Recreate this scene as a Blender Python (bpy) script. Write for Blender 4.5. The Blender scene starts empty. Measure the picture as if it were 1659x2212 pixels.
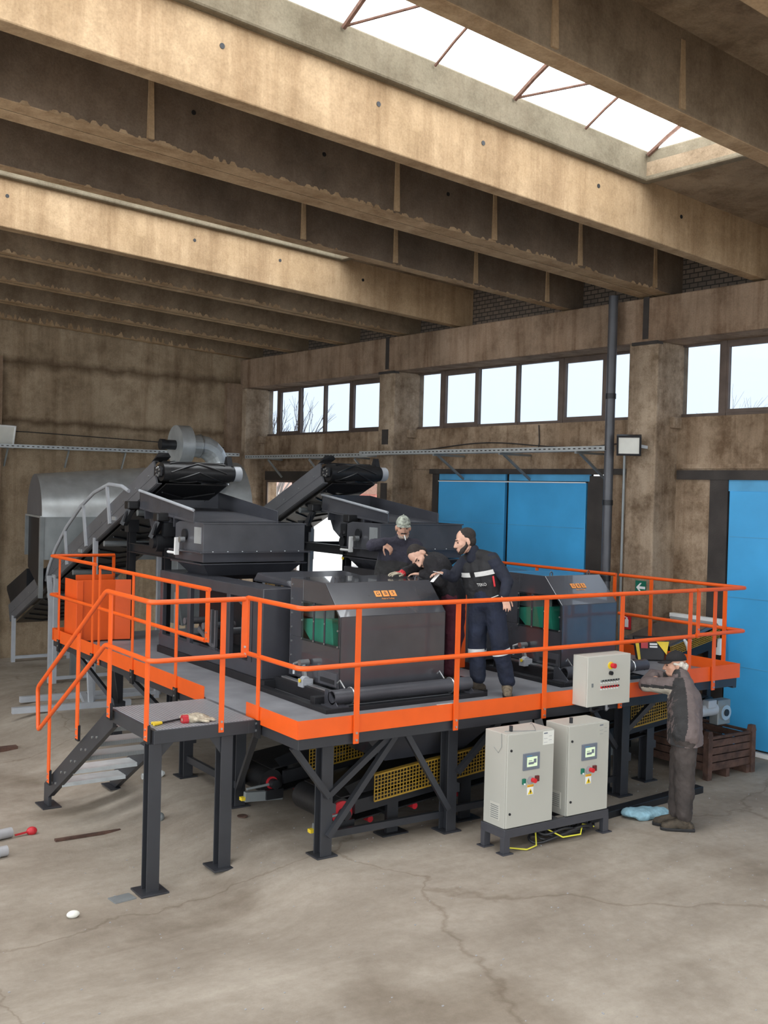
import bpy, bmesh, math, random
from math import sin, cos, pi, radians
from mathutils import Vector, Matrix
random.seed(7)
SC = bpy.context.scene
COL = SC.collection
V = Vector
YB = 0.0755                       # the hall is turned a little against the machine
BLD = Matrix.Rotation(YB, 4, 'Z')
def B(u, v, z): return BLD @ V((u, v, z))
WLOC = {}                         # object -> world location of its frame

# ------------------------------------------------------------------ materials
def nt(name):
    m = bpy.data.materials.new(name); m.use_nodes = True
    return m, m.node_tree.nodes, m.node_tree.links, m.node_tree.nodes['Principled BSDF']
def ramp(n, stops):
    r = n.new('ShaderNodeValToRGB'); e = r.color_ramp.elements
    while len(e) < len(stops): e.new(0.5)
    for k, (p, c) in enumerate(stops):
        e[k].position = p; e[k].color = (*c, 1)
    return r
def simple(name, col, rough=.5, metal=0, var=.12, scale=6, bump=0.0, bscale=60, spec=.5, coat=0):
    m, n, l, p = nt(name)
    tc = n.new('ShaderNodeTexCoord'); no = n.new('ShaderNodeTexNoise')
    no.inputs['Scale'].default_value = scale; no.inputs['Detail'].default_value = 5
    l.new(tc.outputs['Object'], no.inputs['Vector'])
    r = ramp(n, [(.3, [c * (1 - var) for c in col]), (.7, [min(1, c * (1 + var)) for c in col])])
    l.new(no.outputs['Fac'], r.inputs['Fac']); l.new(r.outputs['Color'], p.inputs['Base Color'])
    p.inputs['Roughness'].default_value = rough; p.inputs['Metallic'].default_value = metal
    p.inputs['Specular IOR Level'].default_value = spec
    p.inputs['Coat Weight'].default_value = coat
    if bump:
        b = n.new('ShaderNodeBump'); nb = n.new('ShaderNodeTexNoise')
        nb.inputs['Scale'].default_value = bscale; nb.inputs['Detail'].default_value = 4
        l.new(tc.outputs['Object'], nb.inputs['Vector']); l.new(nb.outputs['Fac'], b.inputs['Height'])
        b.inputs['Strength'].default_value = bump; b.inputs['Distance'].default_value = .02
        l.new(b.outputs['Normal'], p.inputs['Normal'])
    return m
def mapped(n, l, scale, out='Object'):
    tc = n.new('ShaderNodeTexCoord'); mp = n.new('ShaderNodeMapping')
    mp.inputs['Scale'].default_value = scale
    l.new(tc.outputs[out], mp.inputs['Vector']); return mp
def mixc(n, l, a, b, fac, mode='MULTIPLY'):
    mx = n.new('ShaderNodeMix'); mx.data_type = 'RGBA'; mx.blend_type = mode
    if isinstance(fac, (int, float)): mx.inputs[0].default_value = fac
    else: l.new(fac, mx.inputs[0])
    l.new(a, mx.inputs[6]); l.new(b, mx.inputs[7]); return mx.outputs[2]
def concrete(name, c0, c1, streak=.55, blotch=.5, seams=None, rough=.9, drip=(.25, .17, .1)):
    """stained board-marked concrete: blotches, rain streaks running down, fine grain"""
    m, n, l, p = nt(name)
    mp = mapped(n, l, (1, 1, 1))
    a = n.new('ShaderNodeTexNoise'); a.inputs['Scale'].default_value = .9; a.inputs['Detail'].default_value = 8; a.inputs['Roughness'].default_value = .65
    l.new(mp.outputs[0], a.inputs['Vector'])
    base = ramp(n, [(.35, c0), (.68, c1)]); l.new(a.outputs['Fac'], base.inputs['Fac'])
    ms = mapped(n, l, (3.4, 3.4, .30))
    s = n.new('ShaderNodeTexNoise'); s.inputs['Scale'].default_value = 1.0; s.inputs['Detail'].default_value = 10; s.inputs['Roughness'].default_value = .68; s.inputs['Distortion'].default_value = .4
    l.new(ms.outputs[0], s.inputs['Vector'])
    sr = ramp(n, [(.36, (drip[0] * 1.3, drip[1] * 1.3, drip[2] * 1.3)), (.56, (1, 1, 1))]); l.new(s.outputs['Fac'], sr.inputs['Fac'])
    col = mixc(n, l, base.outputs['Color'], sr.outputs['Color'], streak)
    b2 = n.new('ShaderNodeTexNoise'); b2.inputs['Scale'].default_value = 2.3; b2.inputs['Detail'].default_value = 10; b2.inputs['Roughness'].default_value = .75
    l.new(mp.outputs[0], b2.inputs['Vector'])
    br = ramp(n, [(.38, (.45, .4, .35)), (.55, (1, 1, 1))]); l.new(b2.outputs['Fac'], br.inputs['Fac'])
    col = mixc(n, l, col, br.outputs['Color'], blotch)
    if seams:
        for zz, w in seams:
            sx = n.new('ShaderNodeSeparateXYZ'); l.new(mp.outputs[0], sx.inputs[0])
            wob = n.new('ShaderNodeTexNoise'); wob.inputs['Scale'].default_value = 3.5; wob.inputs['Detail'].default_value = 6; l.new(mp.outputs[0], wob.inputs['Vector'])
            ad = n.new('ShaderNodeMath'); ad.operation = 'MULTIPLY_ADD'; ad.inputs[1].default_value = .16; l.new(wob.outputs['Fac'], ad.inputs[0]); l.new(sx.outputs['Z'], ad.inputs[2])
            sb = n.new('ShaderNodeMath'); sb.operation = 'SUBTRACT'; sb.inputs[1].default_value = zz + .08; l.new(ad.outputs[0], sb.inputs[0])
            ab = n.new('ShaderNodeMath'); ab.operation = 'ABSOLUTE'; l.new(sb.outputs[0], ab.inputs[0])
            rr = ramp(n, [(0.0, (.34, .30, .26)), (w, (1, 1, 1))]); l.new(ab.outputs[0], rr.inputs['Fac'])
            col = mixc(n, l, col, rr.outputs['Color'], .85)
    g = n.new('ShaderNodeTexNoise'); g.inputs['Scale'].default_value = 55; g.inputs['Detail'].default_value = 4; l.new(mp.outputs[0], g.inputs['Vector'])
    gr = ramp(n, [(.35, (.78, .78, .78)), (.6, (1, 1, 1))]); l.new(g.outputs['Fac'], gr.inputs['Fac'])
    col = mixc(n, l, col, gr.outputs['Color'], .6)
    l.new(col, p.inputs['Base Color']); p.inputs['Roughness'].default_value = rough; p.inputs['Specular IOR Level'].default_value = .2
    bp = n.new('ShaderNodeBump'); bp.inputs['Strength'].default_value = .5; bp.inputs['Distance'].default_value = .03
    l.new(b2.outputs['Fac'], bp.inputs['Height']); l.new(bp.outputs['Normal'], p.inputs['Normal'])
    return m
def floor_mat():
    m, n, l, p = nt('concrete_floor')
    mp = mapped(n, l, (1, 1, 1))
    a = n.new('ShaderNodeTexNoise'); a.inputs['Scale'].default_value = .55; a.inputs['Detail'].default_value = 9; a.inputs['Roughness'].default_value = .6; a.inputs['Distortion'].default_value = .5
    l.new(mp.outputs[0], a.inputs['Vector'])
    base = ramp(n, [(.3, (.255, .215, .172)), (.5, (.365, .318, .262)), (.68, (.45, .40, .335))]); l.new(a.outputs['Fac'], base.inputs['Fac'])
    # tyre and drag marks sweeping across
    mt = n.new('ShaderNodeMapping'); tc = n.new('ShaderNodeTexCoord'); l.new(tc.outputs['Object'], mt.inputs['Vector'])
    mt.inputs['Rotation'].default_value = (0, 0, radians(-8)); mt.inputs['Scale'].default_value = (.35, 1.9, 1)
    t = n.new('ShaderNodeTexNoise'); t.inputs['Scale'].default_value = 1.2; t.inputs['Detail'].default_value = 11; t.inputs['Roughness'].default_value = .68; t.inputs['Distortion'].default_value = .35; l.new(mt.outputs[0], t.inputs['Vector'])
    tr = ramp(n, [(.34, (.74, .71, .68)), (.60, (1.0, 1.0, 1.0))]); l.new(t.outputs['Fac'], tr.inputs['Fac'])
    col = mixc(n, l, base.outputs['Color'], tr.outputs['Color'], .65)
    # oily dark patches
    o = n.new('ShaderNodeTexNoise'); o.inputs['Scale'].default_value = .8; o.inputs['Detail'].default_value = 6; o.noise_dimensions = '4D'; o.inputs['W'].default_value = 3; l.new(mp.outputs[0], o.inputs['Vector'])
    orr = ramp(n, [(.30, (.5, .45, .4)), (.44, (1, 1, 1))]); l.new(o.outputs['Fac'], orr.inputs['Fac'])
    col = mixc(n, l, col, orr.outputs['Color'], .7)
    # cracks
    vo = n.new('ShaderNodeTexVoronoi'); vo.feature = 'DISTANCE_TO_EDGE'; vo.inputs['Scale'].default_value = .2
    wb = n.new('ShaderNodeTexNoise'); wb.inputs['Scale'].default_value = 1.6; wb.inputs['Detail'].default_value = 8; l.new(mp.outputs[0], wb.inputs['Vector'])
    wm = n.new('ShaderNodeVectorMath'); wm.operation = 'MULTIPLY_ADD'; wm.inputs[1].default_value = (.9, .9, 0); l.new(wb.outputs['Color'], wm.inputs[0]); l.new(mp.outputs[0], wm.inputs[2])
    l.new(wm.outputs[0], vo.inputs['Vector'])
    vr = ramp(n, [(0, (.6, .55, .5)), (.004, (1, 1, 1))]); l.new(vo.outputs['Distance'], vr.inputs['Fac'])
    col = mixc(n, l, col, vr.outputs['Color'], .6)
    g = n.new('ShaderNodeTexNoise'); g.inputs['Scale'].default_value = 9; g.inputs['Detail'].default_value = 12; g.inputs['Roughness'].default_value = .82; l.new(mp.outputs[0], g.inputs['Vector'])
    gr = ramp(n, [(.3, (.72, .7, .68)), (.62, (1.0, 1.0, 1.0))]); l.new(g.outputs['Fac'], gr.inputs['Fac'])
    col = mixc(n, l, col, gr.outputs['Color'], .75)
    l.new(col, p.inputs['Base Color']); p.inputs['Roughness'].default_value = .88; p.inputs['Specular IOR Level'].default_value = .25
    bp = n.new('ShaderNodeBump'); bp.inputs['Strength'].default_value = .35; bp.inputs['Distance'].default_value = .02
    l.new(g.outputs['Fac'], bp.inputs['Height']); l.new(bp.outputs['Normal'], p.inputs['Normal'])
    return m
def emis(name, col, s):
    m, n, l, p = nt(name)
    p.inputs['Base Color'].default_value = (*col, 1); p.inputs['Emission Color'].default_value = (*col, 1)
    p.inputs['Emission Strength'].default_value = s; return m
def glassy(name, tint=(.96, .98, 1), gl=.08, cloud=.0):
    m, n, l, p = nt(name); out = n['Material Output']
    t = n.new('ShaderNodeBsdfTransparent'); t.inputs[0].default_value = (*tint, 1)
    g = n.new('ShaderNodeBsdfGlossy'); g.inputs['Roughness'].default_value = .03
    mx = n.new('ShaderNodeMixShader'); mx.inputs[0].default_value = gl
    l.new(t.outputs[0], mx.inputs[1]); l.new(g.outputs[0], mx.inputs[2])
    if cloud:
        d = n.new('ShaderNodeBsdfTranslucent'); d.inputs[0].default_value = (.9, .95, 1, 1)
        m2 = n.new('ShaderNodeMixShader'); m2.inputs[0].default_value = cloud
        l.new(mx.outputs[0], m2.inputs[1]); l.new(d.outputs[0], m2.inputs[2]); l.new(m2.outputs[0], out.inputs[0])
    else: l.new(mx.outputs[0], out.inputs[0])
    return m
def pattern_bump(name, col, rough, metal, kind, scale, strength=.6, dist=.01, dark=.5):
    """plate with punched / ribbed relief (grating, stair nosings, chevron rubber)"""
    m, n, l, p = nt(name)
    mp = mapped(n, l, scale)
    if kind == 'wave':
        t = n.new('ShaderNodeTexWave'); t.inputs['Scale'].default_value = 1; o = t.outputs['Fac']
    else:
        t = n.new('ShaderNodeTexVoronoi'); t.inputs['Randomness'].default_value = 0; t.inputs['Scale'].default_value = 1; o = t.outputs['Distance']
    l.new(mp.outputs[0], t.inputs['Vector'])
    r = ramp(n, [(.3, [c * dark for c in col]), (.6, col)]); l.new(o, r.inputs['Fac']); l.new(r.outputs['Color'], p.inputs['Base Color'])
    b = n.new('ShaderNodeBump'); b.inputs['Strength'].default_value = strength; b.inputs['Distance'].default_value = dist
    l.new(o, b.inputs['Height']); l.new(b.outputs['Normal'], p.inputs['Normal'])
    p.inputs['Roughness'].default_value = rough; p.inputs['Metallic'].default_value = metal
    return m
def brick_mat():
    m, n, l, p = nt('dark_brick')
    tc = n.new('ShaderNodeTexCoord'); mp = n.new('ShaderNodeMapping'); l.new(tc.outputs['Object'], mp.inputs['Vector'])
    mp.inputs['Rotation'].default_value = (radians(90), 0, radians(90)); mp.inputs['Scale'].default_value = (1, 1, 1)
    sx = n.new('ShaderNodeSeparateXYZ'); l.new(tc.outputs['Object'], sx.inputs[0])
    cb = n.new('ShaderNodeCombineXYZ'); l.new(sx.outputs['Y'], cb.inputs[0]); l.new(sx.outputs['Z'], cb.inputs[1])
    b = n.new('ShaderNodeTexBrick'); b.inputs['Scale'].default_value = 4; l.new(cb.outputs[0], b.inputs['Vector'])
    b.inputs['Color1'].default_value = (.16, .12, .09, 1); b.inputs['Color2'].default_value = (.10, .08, .065, 1); b.inputs['Mortar'].default_value = (.035, .03, .025, 1)
    b.inputs['Mortar Size'].default_value = .03
    l.new(b.outputs['Color'], p.inputs['Base Color']); p.inputs['Roughness'].default_value = .95
    bp = n.new('ShaderNodeBump'); bp.inputs['Strength'].default_value = .7; bp.invert = True; l.new(b.outputs['Fac'], bp.inputs['Height']); l.new(bp.outputs['Normal'], p.inputs['Normal'])
    return m

MAT = dict(
 floor=floor_mat(),
 wall=concrete('stained_wall_concrete', (.27, .195, .13), (.47, .355, .25), streak=.55, blotch=.85),
 back=concrete('old_panel_concrete', (.29, .22, .145), (.43, .335, .23), streak=.45, blotch=.55, seams=[(5.22, .14), (4.18, .1)]),
 column=concrete('column_concrete', (.27, .205, .145), (.50, .395, .29), streak=.45, blotch=.9),
 lintel=concrete('lintel_concrete', (.25, .18, .125), (.38, .275, .195), streak=.55, blotch=.5),
 beam=concrete('beam_concrete', (.41, .285, .165), (.55, .40, .25), streak=.42, blotch=.38),
 beamd=concrete('dark_beam_concrete', (.125, .095, .07), (.22, .165, .12), streak=.2, blotch=.4),  # darker tone for web sides; their undersides take the tan beam concrete
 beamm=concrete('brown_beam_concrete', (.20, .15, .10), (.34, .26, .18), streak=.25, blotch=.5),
 slab=concrete('slab_concrete', (.26, .19, .125), (.42, .32, .215), streak=.0, blotch=.7),
 curb=concrete('curb_concrete', (.17, .145, .10), (.27, .23, .165), streak=.2, blotch=.4),
 brick=brick_mat(),
 soot=simple('sooty_steel', (.045, .038, .034), .7, .2, .3, 3, .2),
 framebrown=simple('brown_window_frame', (.10, .072, .058), .6, 0, .2),
 pane=glassy('window_glass', (.53, .56, .60), .03),
 poly=emis('sky_lit_polycarbonate', (.93, .97, 1.0), 1.9),
 rib=simple('rusty_rib', (.16, .085, .06), .8, .1, .3, 20),
 blue=simple('blue_door_paint', (.055, .37, .72), .42, 0, .16, .9, .05, 9),
 bluedark=simple('blue_header_paint', (.08, .33, .58), .5, 0, .2, 2),
 anth=simple('anthracite_paint', (.060, .062, .073), .2, .12, .10, 4, .04, 90),
 anth2=simple('anthracite_worn', (.072, .074, .084), .36, .1, .25, 2.5, .08, 60),
 steel=simple('dark_leg_paint', (.034, .036, .042), .4, .1, .12, 4), hoodp=simple('glossy_anthracite', (.058, .060, .070), .24, .1, .10, 4, .02, 60, 1.0, .8), bark_haze=simple('hazy_bark', (.50, .47, .45), .9),  # the bark here is paled to stand for distance haze
 convey=simple('conveyor_grey', (.12, .122, .132), .4, .1, .12, 3, .05, 40),
 deck=simple('deck_plate', (.235, .24, .26), .5, .1, .22, 3, .06, 40),
 black=simple('black_steel', (.016, .017, .02), .45, .2, .2, 6),
 rubber=simple('black_rubber', (.012, .012, .013), .38, 0, .2, 8, .1, 30),
 orange=simple('orange_paint', (.80, .108, .010), .38, 0, .05, 5),
 orange2=simple('orange_sheet', (.76, .098, .010), .45, 0, .06, 3),
 galv=simple('galvanised_sheet', (.50, .53, .54), .36, .55, .14, 5, .03, 12),
 galvd=simple('dull_galvanised', (.24, .26, .265), .5, .4, .15, 4),
 zinc=simple('zinc_bolt', (.55, .57, .58), .3, .9, .1),
 greyp=simple('light_grey_paint', (.40, .42, .45), .45, .1, .08),
 tread=pattern_bump('serrated_tread', (.60, .64, .65), .4, .3, 'wave', (55, 0, 0), .8, .012, .6),
 treadp=simple('plain_tread', (.62, .66, .67), .4, .3, .12, 8),
 grate=pattern_bump('punched_grating', (.40, .405, .43), .45, .1, 'voro', (34, 34, 34), 1, .012, .35),
 cabin=simple('cabinet_grey', (.45, .445, .395), .45, 0, .02, 2),
 ral=simple('control_box_grey', (.52, .51, .45), .45, 0, .02, 2),
 hmi=simple('panel_bezel', (.15, .17, .21), .4), lcd=emis('lit_screen', (.42, .50, .34), .35),
 red=simple('red_plastic', (.62, .02, .03), .35), yellow=simple('yellow_plastic', (.80, .58, .03), .45),
 white=simple('white_paint', (.80, .81, .80), .5, 0, .04), green=simple('green_sign', (.004, .14, .085), .5),
 gbelt=simple('green_belt', (.06, .42, .28), .5, 0, .12, 4), mesh=simple('yellow_guard', (.33, .195, .018), .5, 0, .2, 9),
 redw=simple('red_pulley', (.50, .02, .03), .4), rust=simple('rusty_crate', (.085, .045, .032), .85, .1, .45, 9, .4, 30),
 acrylic=glassy('clear_acrylic', (.80, .86, .86), .06),
 cable=simple('black_cable', (.02, .02, .022), .5), ycable=simple('earth_cable', (.62, .58, .05), .5),
 rag=simple('blue_cloth', (.26, .44, .52), .9, 0, .2, 14, .5, 40), glove=simple('dirty_glove', (.42, .37, .28), .95, 0, .4, 25, .4, 60),
 logo=simple('orange_logo', (.90, .34, .08), .5), paper=simple('paper', (.72, .72, .66), .8, 0, .05),
 plastic=simple('clear_wrap', (.78, .82, .82), .25, 0, .1, 10, .6, 12), grey=simple('grey_pipe', (.33, .33, .34), .5), silver=simple('silver_tape', (.62, .62, .60), .55, 0, .1, 20),
 skin=simple('skin', (.56, .31, .215), .55, 0, .12, 18, .1, 120), skin2=simple('pale_skin', (.62, .37, .27), .55, 0, .1, 18, .1, 120),
 hair=simple('dark_hair', (.022, .016, .013), .7, 0, .4, 60, .6, 150), hairw=simple('white_hair', (.60, .55, .48), .8, 0, .2, 60, .5, 150),
 grizzle=simple('grizzled_stubble', (.34, .27, .22), .85, 0, .4, 70, .4, 150),
 navy=simple('navy_cloth', (.010, .013, .026), .85, 0, .3, 6, .5, 22), navy2=simple('navy_trousers', (.009, .014, .032), .85, 0, .35, 5, .5, 22),
 vest=simple('black_vest', (.012, .012, .014), .75, 0, .3, 6, .4, 25), sweater=simple('black_knit', (.013, .012, .014), .9, 0, .35, 9, .6, 40),
 plum=simple('dark_plum_fleece', (.032, .03, .045), .9, 0, .35, 7, .6, 30), char=simple('charcoal_cloth', (.028, .027, .027), .9, 0, .35, 7, .6, 26),
 maroon=simple('maroon_trousers', (.075, .012, .024), .85, 0, .3, 6, .5, 24), brown=simple('taupe_jacket', (.135, .105, .10), .85, 0, .2, 6, .5, 20),
 trouser=simple('dark_taupe_trousers', (.050, .040, .036), .85, 0, .35, 5, .6, 18), beige=simple('beige_sleeve', (.42, .38, .31), .9, 0, .12, 9, .4, 30),
 boot=simple('worn_boot', (.055, .042, .028), .8, 0, .5, 20, .4, 60), bootl=simple('scuffed_tan_boot', (.19, .15, .10), .8, 0, .5, 22, .4, 60),
 camo=simple('camouflage_cap', (.30, .32, .27), .9, 0, .7, 26, .2, 60), capb=simple('black_cap', (.012, .011, .012), .85, 0, .3, 10, .3, 60),
 eye=simple('dark_eye', (.02, .015, .012), .2), redbrick=simple('red_brick_house', (.48, .20, .16), .9, 0, .3, 6), bark=simple('grey_bark', (.16, .14, .13), .9), ground=simple('pale_yard', (.42, .41, .39), .9, 0, .2, 1),
)

# ------------------------------------------------------------------ mesh builder
class G:
    def __init__(s, bld=False):
        s.bm = bmesh.new(); s.mi = 0; s.M = BLD if bld else Matrix.Identity(4)
    def vs(s, pts): return [s.bm.verts.new(s.M @ V(p)) for p in pts]
    def f(s, vv):
        try: fc = s.bm.faces.new(vv); fc.material_index = s.mi; return fc
        except ValueError: return None
    def face(s, pts): s.f(s.vs(pts)); return s
    def hexa(s, p):               # 8 points, bottom ring then top ring
        p = [V(q) for q in p]; c = sum(p, V()) / 8; e = random.uniform(.0001, .0009)     # hair's breadth so that flush pieces never share a face
        v = s.vs([q + (q - c).normalized() * e for q in p])
        for q in ((3, 2, 1, 0), (4, 5, 6, 7), (0, 1, 5, 4), (1, 2, 6, 5), (2, 3, 7, 6), (3, 0, 4, 7)): s.f([v[i] for i in q])
        return s
    def box(s, a, b):
        x0, x1 = sorted((a[0], b[0])); y0, y1 = sorted((a[1], b[1])); z0, z1 = sorted((a[2], b[2]))
        return s.hexa([(x0, y0, z0), (x1, y0, z0), (x1, y1, z0), (x0, y1, z0), (x0, y0, z1), (x1, y0, z1), (x1, y1, z1), (x0, y1, z1)])
    def bar(s, p, q, w, h, up=(0, 0, 1)):
        p, q = V(p), V(q); d = (q - p).normalized(); sd = d.cross(V(up))
        if sd.length < 1e-4: sd = d.cross(V((0, 1, 0)))
        sd.normalize(); u = sd.cross(d); a = sd * w / 2; b = u * h / 2
        return s.hexa([p - a - b, p + a - b, q + a - b, q - a - b, p - a + b, p + a + b, q + a + b, q - a + b])
    def ibeam(s, p, q, w, h, t=.012, up=(0, 0, 1)):
        p, q = V(p), V(q); d = (q - p).normalized(); sd = d.cross(V(up))
        if sd.length < 1e-4: sd = d.cross(V((0, 1, 0)))
        sd.normalize(); u = sd.cross(d)
        s.bar(p, q, t, h - 2 * t, up)
        o = u * (h / 2 - t / 2); s.bar(p + o, q + o, w, t, up); s.bar(p - o, q - o, w, t, up); return s
    def prism(s, poly, ext):
        ext = V(ext); a = s.vs(poly); b = s.vs([V(p) + ext for p in poly]); n = len(poly)
        s.f(a[::-1]); s.f(b)
        for i in range(n): s.f([a[i], a[(i + 1) % n], b[(i + 1) % n], b[i]])
        return s
    def tube(s, pts, r, n=12, caps=True, r2=None):
        pts = [V(p) for p in pts]; k = len(pts); rings = []; ref = None
        for i, p in enumerate(pts):
            d = (pts[min(i + 1, k - 1)] - pts[max(i - 1, 0)]).normalized()
            if ref is None:
                ref = d.orthogonal().normalized()
            ref = (ref - d * ref.dot(d)).normalized(); bi = d.cross(ref)
            rr = r if r2 is None else r + (r2 - r) * i / (k - 1)
            if isinstance(r, (list, tuple)): rr = r[i]
            rings.append(s.vs([p + (ref * cos(2 * pi * j / n) + bi * sin(2 * pi * j / n)) * rr for j in range(n)]))
        for a, b in zip(rings, rings[1:]):
            for j in range(n): s.f([a[j], a[(j + 1) % n], b[(j + 1) % n], b[j]])
        if caps: s.f(rings[0][::-1]); s.f(rings[-1])
        return s
    def pipe(s, p, q, ro, ri, n=24):      # open pipe with wall thickness
        p, q = V(p), V(q); d = (q - p).normalized(); a = d.orthogonal().normalized(); b = d.cross(a)
        R = [s.vs([c + (a * cos(2 * pi * j / n) + b * sin(2 * pi * j / n)) * r for j in range(n)]) for c, r in ((p, ri), (p, ro), (q, ro), (q, ri))]
        for x, y in ((0, 1), (1, 2), (2, 3), (3, 0)):
            for j in range(n): s.f([R[x][j], R[x][(j + 1) % n], R[y][(j + 1) % n], R[y][j]])
        return s
    def ell(s, c, r, R=None, seg=18, rings=12):
        c = V(c); R = R or Matrix.Identity(3); rows = []
        for i in range(1, rings):
            t = pi * i / rings
            rows.append(s.vs([c + R @ V((r[0] * sin(t) * cos(2 * pi * j / seg), r[1] * sin(t) * sin(2 * pi * j / seg), r[2] * cos(t))) for j in range(seg)]))
        top, bot = s.vs([c + R @ V((0, 0, r[2])), c - R @ V((0, 0, r[2]))])
        for a, b in zip(rows, rows[1:]):
            for j in range(seg): s.f([a[j], b[j], b[(j + 1) % seg], a[(j + 1) % seg]])
        for j in range(seg):
            s.f([top, rows[0][j], rows[0][(j + 1) % seg]]); s.f([bot, rows[-1][(j + 1) % seg], rows[-1][j]])
        return s
    def cap(s, p, q, r0, r1=None, seg=12):   # tapered limb with round ends
        r1 = r0 if r1 is None else r1
        p, q = V(p), V(q); L = (q - p).length
        if L < 1e-5: return s.ell(p, (r0,) * 3, None, seg, 8)
        d = (q - p) / L; a = d.orthogonal().normalized(); b = d.cross(a); rows = []
        for i in range(1, 5): t = pi / 2 * i / 4; rows.append((p - d * r0 * cos(t), r0 * sin(t)))
        for i in range(0, 4): t = pi / 2 * i / 4; rows.append((q + d * r1 * sin(t), r1 * cos(t)))
        R = [s.vs([c + (a * cos(2 * pi * j / seg) + b * sin(2 * pi * j / seg)) * r for j in range(seg)]) for c, r in rows]
        e0, e1 = s.vs([p - d * r0, q + d * r1])
        for x, y in zip(R, R[1:]):
            for j in range(seg): s.f([x[j], x[(j + 1) % seg], y[(j + 1) % seg], y[j]])
        for j in range(seg):
            s.f([e0, R[0][(j + 1) % seg], R[0][j]]); s.f([e1, R[-1][j], R[-1][(j + 1) % seg]])
        return s
    def text(s, txt, M, size, depth=.002):
        cu = bpy.data.curves.new('t', 'FONT'); cu.body = txt; cu.size = size; cu.extrude = depth; cu.align_x = 'CENTER'; cu.align_y = 'CENTER'
        o = bpy.data.objects.new('t', cu); COL.objects.link(o)
        me = bpy.data.meshes.new_from_object(o.evaluated_get(bpy.context.evaluated_depsgraph_get()))
        off = len(s.bm.verts); me.transform(M)
        n0 = len(s.bm.faces); s.bm.from_mesh(me); s.bm.faces.ensure_lookup_table()
        for fc in s.bm.faces[n0:]: fc.material_index = s.mi
        bpy.data.objects.remove(o); bpy.data.curves.remove(cu); bpy.data.meshes.remove(me); return s
    def build(s, name, mat, parent=None, smooth=False, bevel=0, fix=True, origin=None):
        me = bpy.data.meshes.new(name)
        if fix: bmesh.ops.recalc_face_normals(s.bm, faces=s.bm.faces)
        s.bm.to_mesh(me); s.bm.free()
        for m in (mat if isinstance(mat, (list, tuple)) else [mat]): me.materials.append(MAT[m] if isinstance(m, str) else m)
        if parent is not None: loc = WLOC[parent]
        elif origin is not None: loc = V(origin)
        else:
            xs = [v.co for v in me.vertices]
            loc = V(((min(c.x for c in xs) + max(c.x for c in xs)) / 2, (min(c.y for c in xs) + max(c.y for c in xs)) / 2, min(c.z for c in xs)))
        me.transform(Matrix.Translation(-loc))
        if smooth:
            for p in me.polygons: p.use_smooth = True
            me.set_sharp_from_angle(angle=radians(40))
        o = bpy.data.objects.new(name, me); COL.objects.link(o); WLOC[o] = loc
        if parent is not None: o.parent = parent
        else: o.location = loc
        if bevel:
            b = o.modifiers.new('b', 'BEVEL'); b.width = bevel; b.segments = 2; b.limit_method = 'ANGLE'; b.angle_limit = radians(40)
        return o
def thing(name, label, cat, loc, group=None):
    o = bpy.data.objects.new(name, None); COL.objects.link(o); o.location = loc; o.empty_display_size = .1
    WLOC[o] = V(loc); o['label'] = label; o['category'] = cat
    if group: o['group'] = group
    return o
def tag(o, label, cat, group=None):
    o['label'] = label; o['category'] = cat
    if group: o['group'] = group
    return o
def struct(o): o['kind'] = 'structure'; return o
def sempty(name, loc):
    o = bpy.data.objects.new(name, None); COL.objects.link(o); o.location = loc; WLOC[o] = V(loc); o['kind'] = 'structure'; o.empty_display_size = .1; return o
def dup(root, d, label, group=None):
    def cp(o, par):
        c = o.copy(); COL.objects.link(c); WLOC[c] = WLOC[o] + V(d)
        if par is not None: c.parent = par
        for ch in [k for k in KIDS.get(o, [])]: KIDS.setdefault(c, []).append(cp(ch, c))
        return c
    KIDS = {}
    for o in COL.objects:
        if o.parent: KIDS.setdefault(o.parent, []).append(o)
    r = cp(root, None); r.location = WLOC[r]; r['label'] = label
    if group: r['group'] = group
    return r
def bolt(g, c, nrm, r=.014, h=.012): c = V(c); nrm = V(nrm).normalized(); g.tube([c, c + nrm * h], r, 6)
# ------------------------------------------------------------------ the hall
UW, UC = 11.70, 11.24             # wall plane and column face
def fz(x, y):                     # the floor falls away a little beside the stairs
    t = min(1, max(0, (4.62 - x) / 1.1)); t = t * t * (3 - 2 * t)
    k = min(1, max(0, (y - 5.5) / 2.0)); k = k * k * (3 - 2 * k)
    return -.21 * t * k
g = G(); nx, ny = 90, 90; grid = []
for j in range(ny + 1):
    row = []
    for i in range(nx + 1):
        u = -9 + (11.95 + 9) * i / nx; v = -10 + 28.95 * j / ny
        p = B(u, v, 0); row.append((p.x, p.y, fz(p.x, p.y)))
    grid.append(g.vs(row))
for j in range(ny):
    for i in range(nx): g.f([grid[j][i], grid[j][i + 1], grid[j + 1][i + 1], grid[j + 1][i]])
struct(g.build('floor', 'floor', smooth=True))
g = G(True).box((-60, -50, -.42), (70, 90, -.36)).box((11.95, -40, -.35), (70, 90, -.06)); struct(g.build('trim_1', 'ground'))

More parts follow.
